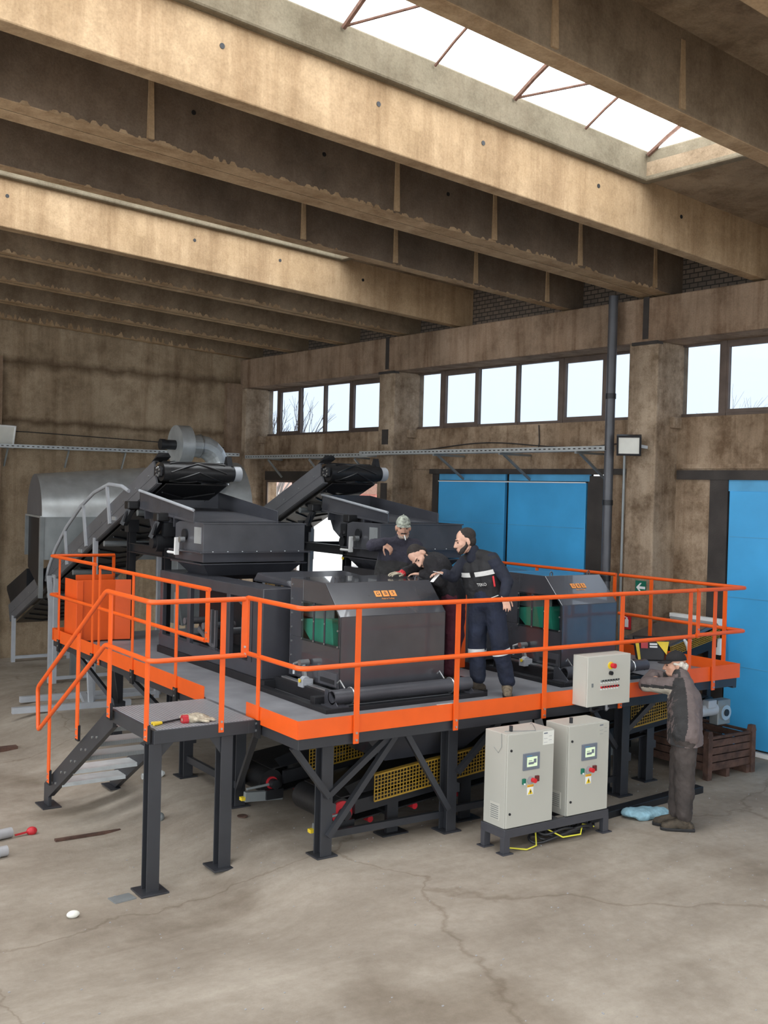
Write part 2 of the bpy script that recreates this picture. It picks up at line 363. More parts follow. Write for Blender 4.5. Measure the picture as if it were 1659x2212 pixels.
# right wall: sill panels, pieces beside the doors, dark door frames and the brick above the beam
g = G(True)
for a, b in ((14.18, 18.75), (8.92, 13.77), (-10, 8.46)):
    g.box((UW, a, 3.44), (UW + .22, b, 4.17))
    g.box((UW - .03, a + .02, 3.50), (UW + .1, b - .02, 3.56))
g.box((UW, 13.2, 0), (UW + .2, 13.77, 3.44)); g.box((UW, 8.92, 0), (UW + .2, 9.62, 3.44)); g.box((UW, 7.9, 0), (UW + .2, 8.46, 3.44))
g.box((UW, 18.3, 0), (UW + .2, 18.75, 3.44)); g.box((UW, 14.18, 0), (UW + .2, 14.5, 3.44)); g.box((UW + .02, -10, 0), (UW + .2, 3.4, 3.44))
g.mi = 1
g.box((UW - .02, 9.62, 0), (UW + .16, 9.93, 3.40)); g.box((UW - .02, 13.1, 0), (UW + .16, 13.25, 3.5)); g.box((UW - .04, 7.66, 0), (UW + .16, 7.92, 3.42))
g.box((UW - .05, 3.3, 3.36), (UW + .16, 8.42, 3.48)); g.box((UW - .05, 9.2, 3.42), (UW + .1, 13.3, 3.5)); g.box((UW - .02, 14.4, 3.28), (UW + .16, 18.4, 3.46))
g.mi = 2
g.box((UW - .1, -10, 5.66), (UW + .15, 18.75, 6.55))
struct(g.build('wall_right', ['wall', 'soot', 'brick']))
g = G(True).box((UC, -10, 5.12), (UW + .25, 18.72, 5.69)); struct(g.build('trim_2', 'lintel', bevel=.015))
for k, (a, b) in enumerate(((8.46, 8.92), (13.77, 14.18), (18.48, 18.75), (3.1, 3.5))):
    g = G(True).box((UC, a, 0), (UW + .2, b, 5.12)); g.box((UC + .3, a - .06, 4.02), (UW + .1, a + .02, 4.17))
    o = struct(g.build('column', 'column', bevel=.02))
for z0, z1, q in ((3.9, 4.15, 'upper, beside the window sill'), (2.9, 3.25, 'lower, under the cable tray')):
    tag(G(True).box((UC - .012, 13.9, z0), (UC + .01, 14.06, z1)).build('anchor_plate', 'soot'), 'black anchor plate on the column between the two window rows, ' + q, 'plate')
for v in (8.62, 13.93):           # open joints of the beam over the columns, with bearing plates
    struct(G(True).box((UC - .006, v, 5.16), (UC + .03, v + .09, 5.70)).build('trim_6', 'soot')); struct(G(True).box((UC - .03, v - .16, 5.085), (UC + .1, v + .24, 5.125)).build('trim_7', 'soot'))
# back wall
g = G(True).box((-9, 18.72, -.4), (UW + .2, 18.95, 7.4)); struct(g.build('wall_back', 'back', origin=(0, 0, 0)))
g = G(True).box((UC - .35, 18.62, 0), (UC, 18.74, 5.2)); g.box((6.2, 18.64, 0), (6.42, 18.74, 5.3)); struct(g.build('trim_3', 'lintel'))

# windows
def window(i, a, b, mull, sash):
    r = sempty('window_%d' % i, B(UW + .1, (a + b) / 2, 4.17))
    f = G(True); z0, z1, u0, u1 = 4.17, 5.12, UW + .07, UW + .13
    f.box((u0, a, z0), (u1, b, z0 + .045)); f.box((u0, a, z1 - .03), (u1, b, z1)); f.build('window_frame', 'framebrown', r)
    for v, w in mull:
        m = G(True).box((u0 - .01, v - w / 2, z0), (u1, v + w / 2, z1)); m.build('mullion', 'framebrown', r)
    for p, q in sash:
        m = G(True)
        for bx in ((p, q, z0 + .04, z0 + .085), (p, q, z1 - .08, z1 - .03)): m.box((u0 - .005, bx[0], bx[2]), (u1 - .01, bx[1], bx[3]))
        for vv in (p, q - .04): m.box((u0 - .005, vv, z0 + .04), (u1 - .01, vv + .04, z1 - .03))
        m.build('sash', 'framebrown', r)
    edges = sorted([a] + [v for v, w in mull] + [b])
    for p, q in zip(edges, edges[1:]):
        G(True).box((u0 + .025, p, z0), (u0 + .031, q, z1)).build('pane', 'pane', r)
def vpos(px_list): return px_list
window(1, 14.18, 18.64, [(15.66, .09), (16.5, .05), (17.32, .05), (18.08, .09)], [(14.2, 15.63), (17.34, 18.05)])
window(2, 8.92, 13.8, [(9.73, .05), (10.56, .10), (11.45, .05), (12.32, .05), (13.15, .10)], [(9.75, 10.52), (12.34, 13.12)])
window(3, 3.5, 8.46, [(7.85, .10), (6.95, .05), (6.1, .05), (5.2, .1), (4.3, .05)], [(6.97, 7.81)])

# blue doors
def leaf(r, a, b, z0, z1):
    g = G(True).box((UW - .03, a, z0), (UW + .03, b, z1)); o = g.build('door_leaf', 'blue', r, bevel=.006)
    s = G(True)
    for z in (1.05, 1.9, 2.65): s.box((UW - .034, a + .02, z), (UW - .03, b - .02, z + .008))
    s.build('panel_seam', 'bluedark', o)
d = sempty('door_1', B(UW, 11.5, 0))
leaf(d, 9.95, 11.48, .06, 3.30); leaf(d, 11.56, 13.08, .06, 3.30)
G(True).box((UW - .02, 9.9, 3.32), (UW + .02, 11.48, 3.43)).box((UW - .02, 11.56, 3.32), (UW + .02, 13.08, 3.43)).build('door_header', 'bluedark', d)
G(True).box((UW + .05, 9.9, 0), (UW + .07, 13.1, 3.44)).build('door_backing', 'soot', d)
G(True).box((UW - .045, 9.95, 3.295), (UW - .03, 13.08, 3.31)).build('drip_rail', 'white', d)
d = sempty('door_2', B(UW, 6, 0))
leaf(d, 5.7, 7.64, .08, 3.22); leaf(d, 3.7, 5.66, .08, 3.22)
G(True).box((UW - .02, 3.7, 3.22), (UW + .02, 7.68, 3.36)).build('door_header', 'bluedark', d)
G(True).box((UW + .05, 3.5, 0), (UW + .07, 7.9, 3.44)).build('door_backing', 'soot', d)
G(True).box((UW - .06, 3.7, -.02), (UW + .03, 7.7, .05)).build('door_sill', 'white', d)
d = sempty('door_3', B(UW, 16.4, 0))
f = G(True)
for v in (14.48, 17.35, 18.3): f.box((UW - .02, v, 0), (UW + .1, v + .06, 3.3))
f.box((UW - .02, 14.48, 3.24), (UW + .1, 18.36, 3.3)); f.build('door_frame', 'framebrown', d)

# roof: ribbed precast planks sloping down to the window wall, with long rooflights between
def zb(u): return 5.72 + .042 * (11.3 - u)
def web(name, v0, v1, h0=0, h1=.62, u0=-9, u1=11.62, mat='beam', taper=.0):
    g = G(True)
    n = 1
    g.hexa([(u0, v0 + taper, zb(u0) + h0), (u1, v0 + taper, zb(u1) + h0), (u1, v1 - taper, zb(u1) + h0), (u0, v1 - taper, zb(u0) + h0),
            (u0, v0 - .0, zb(u0) + h1), (u1, v0 - .0, zb(u1) + h1), (u1, v1, zb(u1) + h1), (u0, v1, zb(u0) + h1)])
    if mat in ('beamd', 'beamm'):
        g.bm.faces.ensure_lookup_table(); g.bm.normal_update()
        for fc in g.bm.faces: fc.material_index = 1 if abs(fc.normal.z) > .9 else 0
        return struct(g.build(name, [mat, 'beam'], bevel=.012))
    return struct(g.build(name, mat, bevel=.012))
def ribs(vf, sgn, us, h=.52):
    g = G(True)
    for u in us: g.hexa([(u - .03, vf, zb(u) + .02), (u + .03, vf, zb(u) + .02), (u + .03, vf - sgn * .035, zb(u) + .02), (u - .03, vf - sgn * .035, zb(u) + .02),
                         (u - .022, vf, zb(u) + h), (u + .022, vf, zb(u) + h), (u + .022, vf - sgn * .02, zb(u) + h), (u - .022, vf - sgn * .02, zb(u) + h)])
    return struct(g.build('trim_4', 'beam'))
def drips(v, us0, us1, n, amp):
    g = G(True)                   # grout that squeezed out of the joint and set in fringes
    for _ in range(n):
        u = random.uniform(us0, us1); h = random.uniform(.2, 1) * amp; w = random.uniform(.015, .05)
        g.hexa([(u - w, v - .012, zb(u)), (u + w, v - .012, zb(u)), (u + w, v + .02, zb(u)), (u - w, v + .02, zb(u)),
                (u - w * .3, v - .004, zb(u) + h), (u + w * .3, v - .004, zb(u) + h), (u + w * .3, v + .01, zb(u) + h), (u - w * .3, v + .01, zb(u) + h)])
    return struct(g.build('trim_5', 'beam'))
PER = 5.27
SKY_U1 = 8.95                     # where the rooflights stop
for k in range(-3, 1):
    o = k * PER
    L = []
    if k >= 0: pass
    def ok(v): return -10.5 < v < 18.6
    if ok(7.03 + o): web('ceiling_beam', 7.03 + o, 7.20 + o, h1=.66)
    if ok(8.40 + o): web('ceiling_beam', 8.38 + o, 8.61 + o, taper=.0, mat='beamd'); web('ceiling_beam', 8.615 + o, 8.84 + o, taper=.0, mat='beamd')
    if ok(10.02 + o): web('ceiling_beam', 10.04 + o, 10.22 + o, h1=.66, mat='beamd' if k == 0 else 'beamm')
web('ceiling_beam', 12.30, 12.47, h1=.66)
for v in (13.54, 15.2, 16.82):
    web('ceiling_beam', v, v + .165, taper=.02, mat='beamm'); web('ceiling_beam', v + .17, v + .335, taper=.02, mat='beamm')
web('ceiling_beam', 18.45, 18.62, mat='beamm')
def slab(v0, v1, u0=-9, u1=11.75, h0=.60, h1=.74):
    g = G(True).hexa([(u0, v0, zb(u0) + h0), (u1, v0, zb(u1) + h0), (u1, v1, zb(u1) + h0), (u0, v1, zb(u0) + h0),
                      (u0, v0, zb(u0) + h1), (u1, v0, zb(u1) + h1), (u1, v1, zb(u1) + h1), (u0, v1, zb(u0) + h1)])
    return struct(g.build('ceiling', 'slab'))
bands = [(12.30, 18.95), (7.03, 10.22), (-.32, 4.95 - .08), (-7.67, -2.40)]
slab(12.36, 18.95); slab(7.09, 10.16); slab(1.82, 4.89); slab(-3.45, -.38); slab(-10.5, -5.65)
for v0, v1 in ((4.87, 7.1), (10.14, 12.38), (-.4, 1.83), (-5.67, -3.44)):
    slab(v0, v1, SKY_U1, 11.75)
for n, (v0, v1) in enumerate(((4.95, 7.03), (10.22, 12.30), (-.32, 1.76), (-5.59, -3.51))):  # last two glowing rows continue the roof unseen behind the camera, as fill
    r = sempty('window_%d' % (n + 4), B(3, (v0 + v1) / 2, zb(3) + .6))
    c = G(True); ins = .10        # curb: cantilevered lip and upstand
    for s0, s1 in ((v0 - .02, v0 + ins - .02), (v1 - ins + .02, v1 + .02)):
        c.hexa([(-9, s0, zb(-9) + .55), (SKY_U1 + .1, s0, zb(SKY_U1) + .55), (SKY_U1 + .1, s1, zb(SKY_U1) + .55), (-9, s1, zb(-9) + .55),
                (-9, s0, zb(-9) + .86), (SKY_U1 + .1, s0, zb(SKY_U1) + .86), (SKY_U1 + .1, s1, zb(SKY_U1) + .86), (-9, s1, zb(-9) + .86)])
    c.box((SKY_U1, v0, zb(SKY_U1) + .55), (SKY_U1 + .12, v1, zb(SKY_U1) + .86))
    c.build('curb', 'curb', r, bevel=.02)
    va, vb = v0 + ins, v1 - ins; w = vb - va
    def arc(u, t): return (u, va + w * t, zb(u) + .86 + .34 * sin(pi * t))
    us = [8.94 - .975 * i for i in range(19)][::-1]; last = len(us) - 1
    for ua, ub_ in zip(us, us[1:]):
        p = G(True); N = 8
        for i in range(N): p.face([arc(ua, i / N), arc(ub_, i / N), arc(ub_, (i + 1) / N), arc(ua, (i + 1) / N)])
        p.build('rooflight_sheet', 'poly', r, smooth=True, fix=False)
    for i, u in enumerate(us):
        thick = (last - i) % 2 == 0; rr = .024 if thick else .014
        G(True).tube([tuple(V(arc(u, t / 8)) - V((0, 0, .05))) for t in range(9)], rr, 6).build('rooflight_rib', 'rib', r)
        if thick and i < last: G(True).tube([V(arc(u, 1)) - V((0, 0, .04)), V(arc(u + .55, 0)) - V((0, 0, .04))], .012, 6).build('tie_rod', 'rib', r)
    G(True).face([arc(SKY_U1 - .01, i / 8) for i in range(9)]).build('rooflight_end', 'poly', r, fix=False)
ribs(8.385, 1, (4.09, 6.8, 8.18, 9.59, 11.01)); ribs(10.045, 1, (6.8, 8.15, 9.49, 10.84)); ribs(4.785, 1, (5.15, 6.52, 7.9))
drips(8.385, 3, 11.2, 150, .045); drips(10.045, 3, 11.2, 60, .025)
for v in (13.55, 15.21, 16.83): drips(v, 4, 10.8, 130, .05)
drips(18.45, 5.5, 10.5, 90, .1)

for v, pts in ((7.03, ((4.0, 6.44), (5.49, 6.23), (6.7, 6.24), (8.3, 6.28), (9.67, 6.17))), (12.3, ((4.25, 6.43), (6.66, 6.28), (7.97, 6.23), (9.4, 6.13))), (8.38, ((5.9, 6.3), (4.5, 6.3), (7.5, 6.22)))):
    own = min((o for o in COL.objects if o.name.startswith('ceiling_beam')), key=lambda o: abs((BLD.inverted() @ (WLOC[o])).y - v - .09))
    for u, z in pts: G(True).tube([(u, v - .004, zb(u) + .36), (u, v + .01, zb(u) + .36)], .022, 10).build('tie_hole', 'black', own)

# things fixed to the hall
t = thing('drain_pipe', 'dark grey vertical drain pipe in front of the middle window row beside the column', 'pipe', B(11.1, 9.09, 0))
G(True).tube([(11.1, 9.09, .02), (11.1, 9.09, 5.75)], .062, 16).build('pipe_run', 'anth2', t, smooth=True)
for z in (2.0, 3.0, 4.4): G(True).tube([(11.1, 9.09, z), (11.1, 9.09, z + .07)], .07, 16).build('pipe_collar', 'black', t, smooth=True)
def tray(name, label, a, b, wall_u=None):
    t = thing(name, label, 'cable tray', (V(a) + V(b)) / 2)
    a, b = V(a), V(b); d = (b - a).normalized()
    g = G().bar(a, b, .20, .008); sd = d.cross(V((0, 0, 1))).normalized() * .1
    for s in (-1, 1): g.bar(a + sd * s + V((0, 0, .03)), b + sd * s + V((0, 0, .03)), .005, .06)
    g.build('tray', 'galv', t)
    h = G(); n = int((b - a).length / .09)
    for i in range(min(n, 95)):
        c = a + d * (.05 + i * .09)
        for s in (-1, 1): h.bar(c + sd * s * 1.04 + V((0, 0, .03)), c + d * .04 + sd * s * 1.04 + V((0, 0, .03)), .003, .014)
    h.build('slot_row', 'soot', t)
    return t, a, b, d
t, a, b, d = tray('cable_tray', 'galvanised cable tray running along the window wall over the blue door', B(11.12, 9.1, 3.72), B(11.12, 14.4, 3.72))
for k in range(3):
    p = a + d * (.5 + k * 1.45); q = p + BLD.to_3x3() @ V((.56, 0, 0))
    G().bar(p - BLD.to_3x3() @ V((.1, 0, .02)), q - V((0, 0, .02)), .035, .03).bar(p - V((0, 0, .03)), q - V((0, 0, .38)), .03, .03).build('tray_bracket', 'galvd', t)
t, a, b, d = tray('cable_tray', 'galvanised cable tray continuing past the column to the far corner', B(11.3, 14.4, 3.70), B(11.3, 18.4, 3.70))
for k in range(3):
    p = a + d * (.5 + k * 1.4); q = p + BLD.to_3x3() @ V((.33, 0, 0))
    G().bar(p, q - V((0, 0, .02)), .035, .03).bar(p - V((0, 0, .03)), q - V((0, 0, .36)), .03, .03).build('tray_bracket', 'galvd', t)
t, a, b, d = tray('cable_tray', 'galvanised cable tray along the far end wall above the steel drum', B(4.5, 18.55, 3.69), B(11.1, 18.55, 3.74))
for k in range(6):
    p = a + d * (.9 + k * 1.1)
    G().bar(p, p + V((-.01, .16, 0)), .035, .03).bar(p - V((0, 0, .02)), p + V((-.02, .15, -.32)), .025, .025).build('tray_bracket', 'galvd', t)
t = thing('wall_cable', 'thin black cable sagging along the sill panels under the windows', 'cable', B(UW - .02, 11, 3.85))
pts = [B(UW - .02, v, 3.86 + .05 * sin(v * 1.7)) for v in [8.95 + i * .25 for i in range(20)]]
G().tube(pts, .008, 6).build('cable_run', 'cable', t)
G().tube([B(UW - .02, 10.9, 4.15), B(UW - .02, 10.88, 3.9), B(UW - .02, 10.9, 3.78)], .008, 6).build('cable_drop', 'cable', t)
t = thing('wall_cable', 'thin cable running level across the end wall above the tray', 'cable', B(8, 18.7, 3.95))
G().tube([B(4.5, 18.7, 4.02), B(7, 18.7, 4.0), B(9, 18.7, 3.96), B(11, 18.7, 3.9)], .008, 6).build('cable_run', 'cable', t)
def flood(label, c, dirv, size, fr, gl, arm):
    t = thing('floodlight', label, 'floodlight', c)
    c = V(c); dv = V(dirv).normalized(); up = V((0, 0, 1)); s = dv.cross(up).normalized(); u = s.cross(dv)
    w, h = size
    def P(x, y, z): return c + s * x + u * y + dv * z
    g = G()
    for x0, x1, y0, y1 in ((-w, w, -h, -h + .025), (-w, w, h - .025, h), (-w, -w + .025, -h, h), (w - .025, w, -h, h)):
        g.hexa([P(x0, y0, -.03), P(x1, y0, -.03), P(x1, y1, -.03), P(x0, y1, -.03), P(x0, y0, .03), P(x1, y0, .03), P(x1, y1, .03), P(x0, y1, .03)])
    g.build('housing', fr, t, bevel=.004)
    G().hexa([P(-w + .01, -h + .01, -.02), P(w - .01, -h + .01, -.02), P(w - .01, h - .01, -.02), P(-w + .01, h - .01, -.02), P(-w + .01, -h + .01, .015), P(w - .01, -h + .01, .015), P(w - .01, h - .01, .015), P(-w + .01, h - .01, .015)]).build('glass_front', gl, t)
    G().bar(P(0, 0, -.03), V(arm), .05, .04).build('arm', 'greyp', t)
flood('black framed floodlight tilted down on an arm beside the drain pipe', B(11.0, 8.69, 3.78), BLD.to_3x3() @ V((-.72, -.55, -.35)), (.155, .135), 'black', 'paper', B(11.25, 8.6, 3.76))
flood('white floodlight high on the end wall at the edge of view', B(6.4, 18.6, 3.9), BLD.to_3x3() @ V((.2, -.95, -.2)), (.25, .2), 'white', 'paper', B(6.4, 18.69, 3.9))
G(True).tube([(UC - .02, 8.93, 3.7), (UC - .02, 8.93, 2.0), (UC - .02, 8.93, .3)], .018, 8).build('conduit', 'galvd'); tag(COL.objects[-1], 'thin grey conduit rising on the column edge next to the drain pipe', 'conduit')
def sign(name, label, v0, v1, z0, z1, mat, deco):
    t = thing(name, label, 'sign', B(UC - .012, (v0 + v1) / 2, z0))
    G(True).box((UC - .012, v0, z0), (UC - .004, v1, z1)).build('plate', mat, t)
    d = G(True); u = UC - .016; cv, cz = (v0 + v1) / 2, (z0 + z1) / 2
    if deco == 'arrow':           # arrow pointing away along the wall
        d.prism([(u, cv + .065, cz), (u, cv + .005, cz + .06), (u, cv - .02, cz + .06), (u, cv + .02, cz + .016), (u, cv - .075, cz + .016), (u, cv - .075, cz - .016), (u, cv + .02, cz - .016), (u, cv - .02, cz - .06), (u, cv + .005, cz - .06)], (.005, 0, 0))
        d.build('arrow', 'white', t)
    else:
        d.prism([(u, cv + .028, cz - .06), (u, cv + .028, cz + .035), (u, cv + .012, cz + .05), (u, cv + .012, cz + .068), (u, cv - .012, cz + .068), (u, cv - .012, cz + .05), (u, cv - .028, cz + .035), (u, cv - .028, cz - .06)], (.005, 0, 0))
        d.box((u, cv + .01, cz + .066), (u + .005, cv + .034, cz + .076)); d.build('extinguisher_symbol', 'white', t)
sign('exit_sign', 'green sign with a white arrow on the concrete column', 8.535, 8.70, 1.86, 2.035, 'green', 'arrow')
sign('extinguisher_sign', 'red sign with a white extinguisher symbol low on the column', 8.755, 8.885, 1.385, 1.56, 'redw', 'ext')

# outside, seen through the openings
t = thing('white_van', 'white van parked outside the open gateway behind the machine', 'van', B(15.2, 20.2, -.06))
g = G(True); g.prism([(14.2, 18.6, .3), (14.2, 23.5, .3), (14.2, 23.5, 1.3), (14.2, 22.4, 1.5), (14.2, 21.6, 2.5), (14.2, 18.8, 2.6), (14.2, 18.6, 2.3)], (2, 0, 0)); g.build('van_body', 'white', t, bevel=.06)
G(True).box((14.35, 18.585, 1.55), (16.05, 18.62, 2.2)).build('rear_window', 'black', t); G(True).box((14.18, 20.2, 1.5), (14.21, 21.6, 2.2)).build('side_window', 'black', t)
for u in (14.24, 16.06): G(True).box((u, 18.57, 1.0), (u + .1, 18.62, 1.5)).build('tail_light', 'red', t)
G(True).box((14.2, 18.5, .35), (16.2, 18.62, .6)).build('bumper', 'black', t)
for u in (14.2, 16.0):
    for v in (19.4, 22.6): G(True).tube([(u, v, .28), (u + .22, v, .28)], .34, 18).build('wheel', 'rubber', t)
t = thing('brick_house', 'pinkish brick house far outside beyond the open gateway', 'house', B(26, 36, -.06))
G(True).box((24, 33, -.06), (30, 40, 3.0)).build('house_wall', 'redbrick', t); G(True).prism([(23.7, 32.7, 3.0), (30.3, 32.7, 3.0), (27, 32.7, 4.0)], (0, 7.6, 0)).build('roof', 'rib', t)
for k in range(3): G(True).box((23.97, 34 + k * 2, 1.6), (24.02, 35 + k * 2, 3)).build('house_window', 'white', t)
def tree(u, v, H, seed, label, mat='bark'):
    random.seed(seed); t = thing('bare_tree', label, 'tree', B(u, v, -.06)); trunk = G(); tw = G()
    def br(gg, p, d, L, r, lev):
        q = p + d * L; (trunk if lev < 2 else tw).tube([p, (p + q) / 2 + V((random.uniform(-1, 1), random.uniform(-1, 1), 0)) * L * .05, q], r, 5, r2=r * .6)
        if lev < 5:
            for _ in range(3 if lev else 4):
                nd = (d + V((random.uniform(-1, 1), random.uniform(-1, 1), random.uniform(-.15, .7))) * .5).normalized()
                br(gg, p + d * L * random.uniform(.55, 1), nd, L * random.uniform(.6, .8), r * .55, lev + 1)
    br(trunk, B(u, v, -.06), V((0, 0, 1)), H * .33, H * .016, 0)
    trunk.build('trunk', mat, t); tw.build('twigs', mat, t)
tree(17.5, 27.0, 7.0, 3, 'bare tree outside the farthest window row')
tree(24, 16.4, 6.6, 5, 'haze-toned bare tree outside, low behind the window row beside the second door', 'bark_haze')
random.seed(11)
# ------------------------------------------------------------------ raised steel platform
PX0, PX1, PY0, PY1, FZ = 4.32, 9.88, 7.42, 13.8, 1.12
t = thing('steel_platform', 'raised dark steel platform on legs with orange toe boards carrying the machines', 'platform', (7, 10, 0))
g = G(); g.box((PX0, PY0 + .01, FZ - .02), (8.95, PY1, FZ)); g.box((8.95, PY0 + .01, FZ + .05), (PX1, 9.15, FZ + .07)); g.box((8.95, 9.15, FZ - .02), (PX1, 11.5, FZ))
g.build('deck', 'deck', t)
g = G()
def chan(p, q, dz=0): g.bar(V(p) + V((0, 0, FZ - .075 + dz)), V(q) + V((0, 0, FZ - .075 + dz)), .06, .11)
chan((PX0, PY0 + .03, 0), (9.0, PY0 + .03, 0)); chan((8.95, PY0 + .03, 0), (PX1, PY0 + .03, 0), .07); chan((PX0 + .03, PY0, 0), (PX0 + .03, PY1, 0)); chan((PX1 - .03, PY0, 0), (PX1 - .03, 11.5, 0), .05)
for y in (9.3, 10.5, 12.0, 13.77): chan((PX0, y, 0), (9.8 if y < 11.5 else 8.9, y, 0))
for x in (6.0, 7.3, 8.35): chan((x, PY0, 0), (x, PY1, 0))
g.build('deck_frame', 'steel', t, bevel=.004)
def pleg(x, y, top=1.0, back=False):
    g = G().ibeam((x, y, .012), (x, y, top), .11, .12, .012, up=(0, 1, 0)); g.box((x - .1, y - .09, 0), (x + .1, y + .11, .014))
    g.prism([(x - .05, y - .06, .5), (x + .09, y - .06, .44), (x + .09, y - .06, .36), (x - .05, y - .06, .36)], (0, .012, 0))
    return g.build('leg', 'steel', t, bevel=.003)
for x, y in ((4.72, 7.66), (6.06, 7.66), (8.36, 7.68), (4.74, 9.3), (4.74, 10.52), (4.74, 12.6), (6.2, 10.4), (8.36, 9.6), (9.7, 11.2), (9.05, 7.95), (7.2, 12.8), (5.9, 13.6)): pleg(x, y)
def brace(p, q, w=.05, h=.05):
    G().bar(p, q, w, h).build('brace', 'steel', t)
brace((4.36, 7.58, .98), (4.72, 7.58, .52)); brace((4.72, 7.6, .52), (5.36, 7.6, .98)); brace((4.72, 7.58, .18), (5.4, 7.58, .98)); brace((5.55, 7.66, .98), (6.02, 7.6, .22)); brace((6.1, 7.58, .55), (6.62, 7.58, 1.0))
brace((4.74, 7.74, .14), (6.06, 7.72, .14), .04, .06); brace((6.06, 7.74, .16), (8.36, 7.74, .16), .04, .06)
brace((4.36, 8.2, 1.0), (4.74, 9.3, .15)); brace((4.74, 9.3, .2), (4.74, 10.5, .2), .04, .07); brace((4.74, 10.5, .45), (6.2, 10.45, .45), .05, .05); brace((4.4, 11.5, 1.0), (4.74, 10.55, .45)); brace((4.4, 13.2, 1.0), (4.74, 12.6, .4)); brace((4.4, 11.9, 1.0), (4.74, 12.6, .4))
brace((8.42, 7.72, .62), (8.8, 7.62, .98)); brace((8.3, 7.7, .5), (7.9, 7.7, .98)); brace((4.74, 9.3, .2), (6.2, 10.4, .2), .04, .05)
def toe(p, q, z0=1.085, z1=1.235):
    p, q = V(p), V(q); d = (q - p).normalized(); sd = d.cross(V((0, 0, 1)))
    g = G().bar(p + V((0, 0, (z0 + z1) / 2)), q + V((0, 0, (z0 + z1) / 2)), .008, z1 - z0)
    g.build('toe_board', 'orange', t)
toe((4.30, 7.40, 0), (8.98, 7.40, 0)); toe((9.0, 7.40, 0), (9.9, 7.40, 0), 1.155, 1.31); toe((4.30, 7.40, 0), (4.30, 8.3, 0)); toe((4.30, 9.17, 0), (4.30, 13.72, 0), 1.07, 1.225)
toe((9.89, 7.40, 0), (9.89, 8.5, 0), 1.155, 1.31); toe((9.89, 8.75, 0), (9.89, 9.15, 0), 1.155, 1.31); toe((4.3, 13.79, 0), (5.2, 13.79, 0), 1.07, 1.225)

# ------------------------------------------------------------------ orange guard rails, one object per bolted section
RT, RM, RR = 2.145, 1.66, .021
def post(t, x, y, z0, z1, ax, name='post', w=.05):      # flat bar post, ax = direction of its broad face
    g = G(); d = V(ax) * w / 2; nn = V((-ax[1], ax[0], 0)) * .006
    g.hexa([V((x, y, z0)) - d - nn, V((x, y, z0)) + d - nn, V((x, y, z0)) + d + nn, V((x, y, z0)) - d + nn, V((x, y, z1)) - d - nn, V((x, y, z1)) + d - nn, V((x, y, z1)) + d + nn, V((x, y, z1)) - d + nn])
    o = g.build(name, 'orange', t)
    b = G(); out = V((nn[0], nn[1], 0)).normalized()
    for z in (z0 + .03, z0 + .09):
        for s in (-1, 1): bolt(b, V((x, y, z)) + out * s * .005, out * s, .011, .01)
    b.build('bolt', 'zinc', o); return o
def rail(t, pts, name): return G().tube(pts, RR, 12).build(name, 'orange', t, smooth=True)
def bracket(t, x, y, z, ax):
    d = V(ax) * .04; nn = V((-ax[1], ax[0], 0)) * .012
    G().hexa([V((x, y, z - .07)) - d - nn, V((x, y, z - .07)) + d - nn, V((x, y, z - .07)) + d + nn, V((x, y, z - .07)) - d + nn, V((x, y, z + .08)) - d - nn, V((x, y, z + .08)) + d - nn, V((x, y, z + .08)) + d + nn, V((x, y, z + .08)) - d + nn]).build('foot_bracket', 'black', t)
def corner(a, c, b, r=.09, n=5):          # rounded corner between a-c and c-b
    a, c, b = V(a), V(c), V(b); d0 = (a - c).normalized() * r; d1 = (b - c).normalized() * r
    return [(c + d0) * (1 - k) ** 2 + c * 2 * k * (1 - k) + (c + d1) * k ** 2 for k in [i / n for i in range(n + 1)]]
GRP = 'orange guard rail sections round the platform'
# long front section with the corner back to the stair gap
t = thing('guard_rail', 'long orange guard rail along the platform front, wrapping to the stair opening', 'guard rail', (6, 7.4, 1.0), GRP)
for z, nm in ((RT, 'top_rail'), (RM, 'mid_rail')):
    rail(t, [V((4.30, 8.31, z))] + corner((4.30, 8.31, z), (4.30, 7.37, z), (8.95, 7.37, z)) + [V((9.08, 7.37, z))], nm)
post(t, 4.30, 8.32, RM - .02, RT + .01, (0, 1, 0), 'end_plate', .06)
for x in (4.845, 5.90, 6.96, 7.99, 9.02): post(t, x, 7.375, 1.0, RT, (1, 0, 0))
post(t, 4.288, 8.07, 1.0, RT, (0, 1, 0)); bracket(t, 4.29, 8.07, 1.04, (0, 1, 0))
t = thing('guard_rail', 'short orange guard rail at the platform end nearest the second blue door', 'guard rail', (9.6, 7.4, 1.0), GRP)
for z, nm in ((RT, 'top_rail'), (RM + .01, 'mid_rail')):
    rail(t, [V((9.115, 7.37, z))] + corner((9.16, 7.37, z), (9.93, 7.37, z), (9.90, 9.2, z), .05) + [V((9.90, 9.2, z))], nm)
post(t, 9.14, 7.37, RM - .02, RT + .01, (1, 0, 0), 'end_plate', .05); post(t, 9.42, 7.375, 1.06, RT, (1, 0, 0))
for y in (7.62, 8.69): post(t, 9.90, y, 1.08, RT, (0, 1, 0))
t = thing('guard_rail', 'orange guard rail behind the far hood, in front of the concrete column', 'guard rail', (9.9, 10, 1.0), GRP)
for z, nm in ((RT, 'top_rail'), (RM, 'mid_rail')): rail(t, [(9.90, 9.26, z), (9.90, 11.5, z)], nm)
for y in (9.28, 10.7, 11.45): post(t, 9.90, y, 1.0, RT, (0, 1, 0))
t = thing('guard_rail', 'orange guard rail beside the open frame housing, from the stair gap to a cut end', 'guard rail', (4.3, 10.5, 1.0), GRP)
rail(t, [(4.30, 12.05, RT), (4.30, 9.10, RT)], 'top_rail'); rail(t, [(4.30, 12.05, RM), (4.30, 9.17, RM)], 'mid_rail')
post(t, 4.30, 9.13, RM - .01, RT + .01, (0, 1, 0), 'end_plate', .075); post(t, 4.30, 12.05, 1.0, RT, (0, 1, 0))
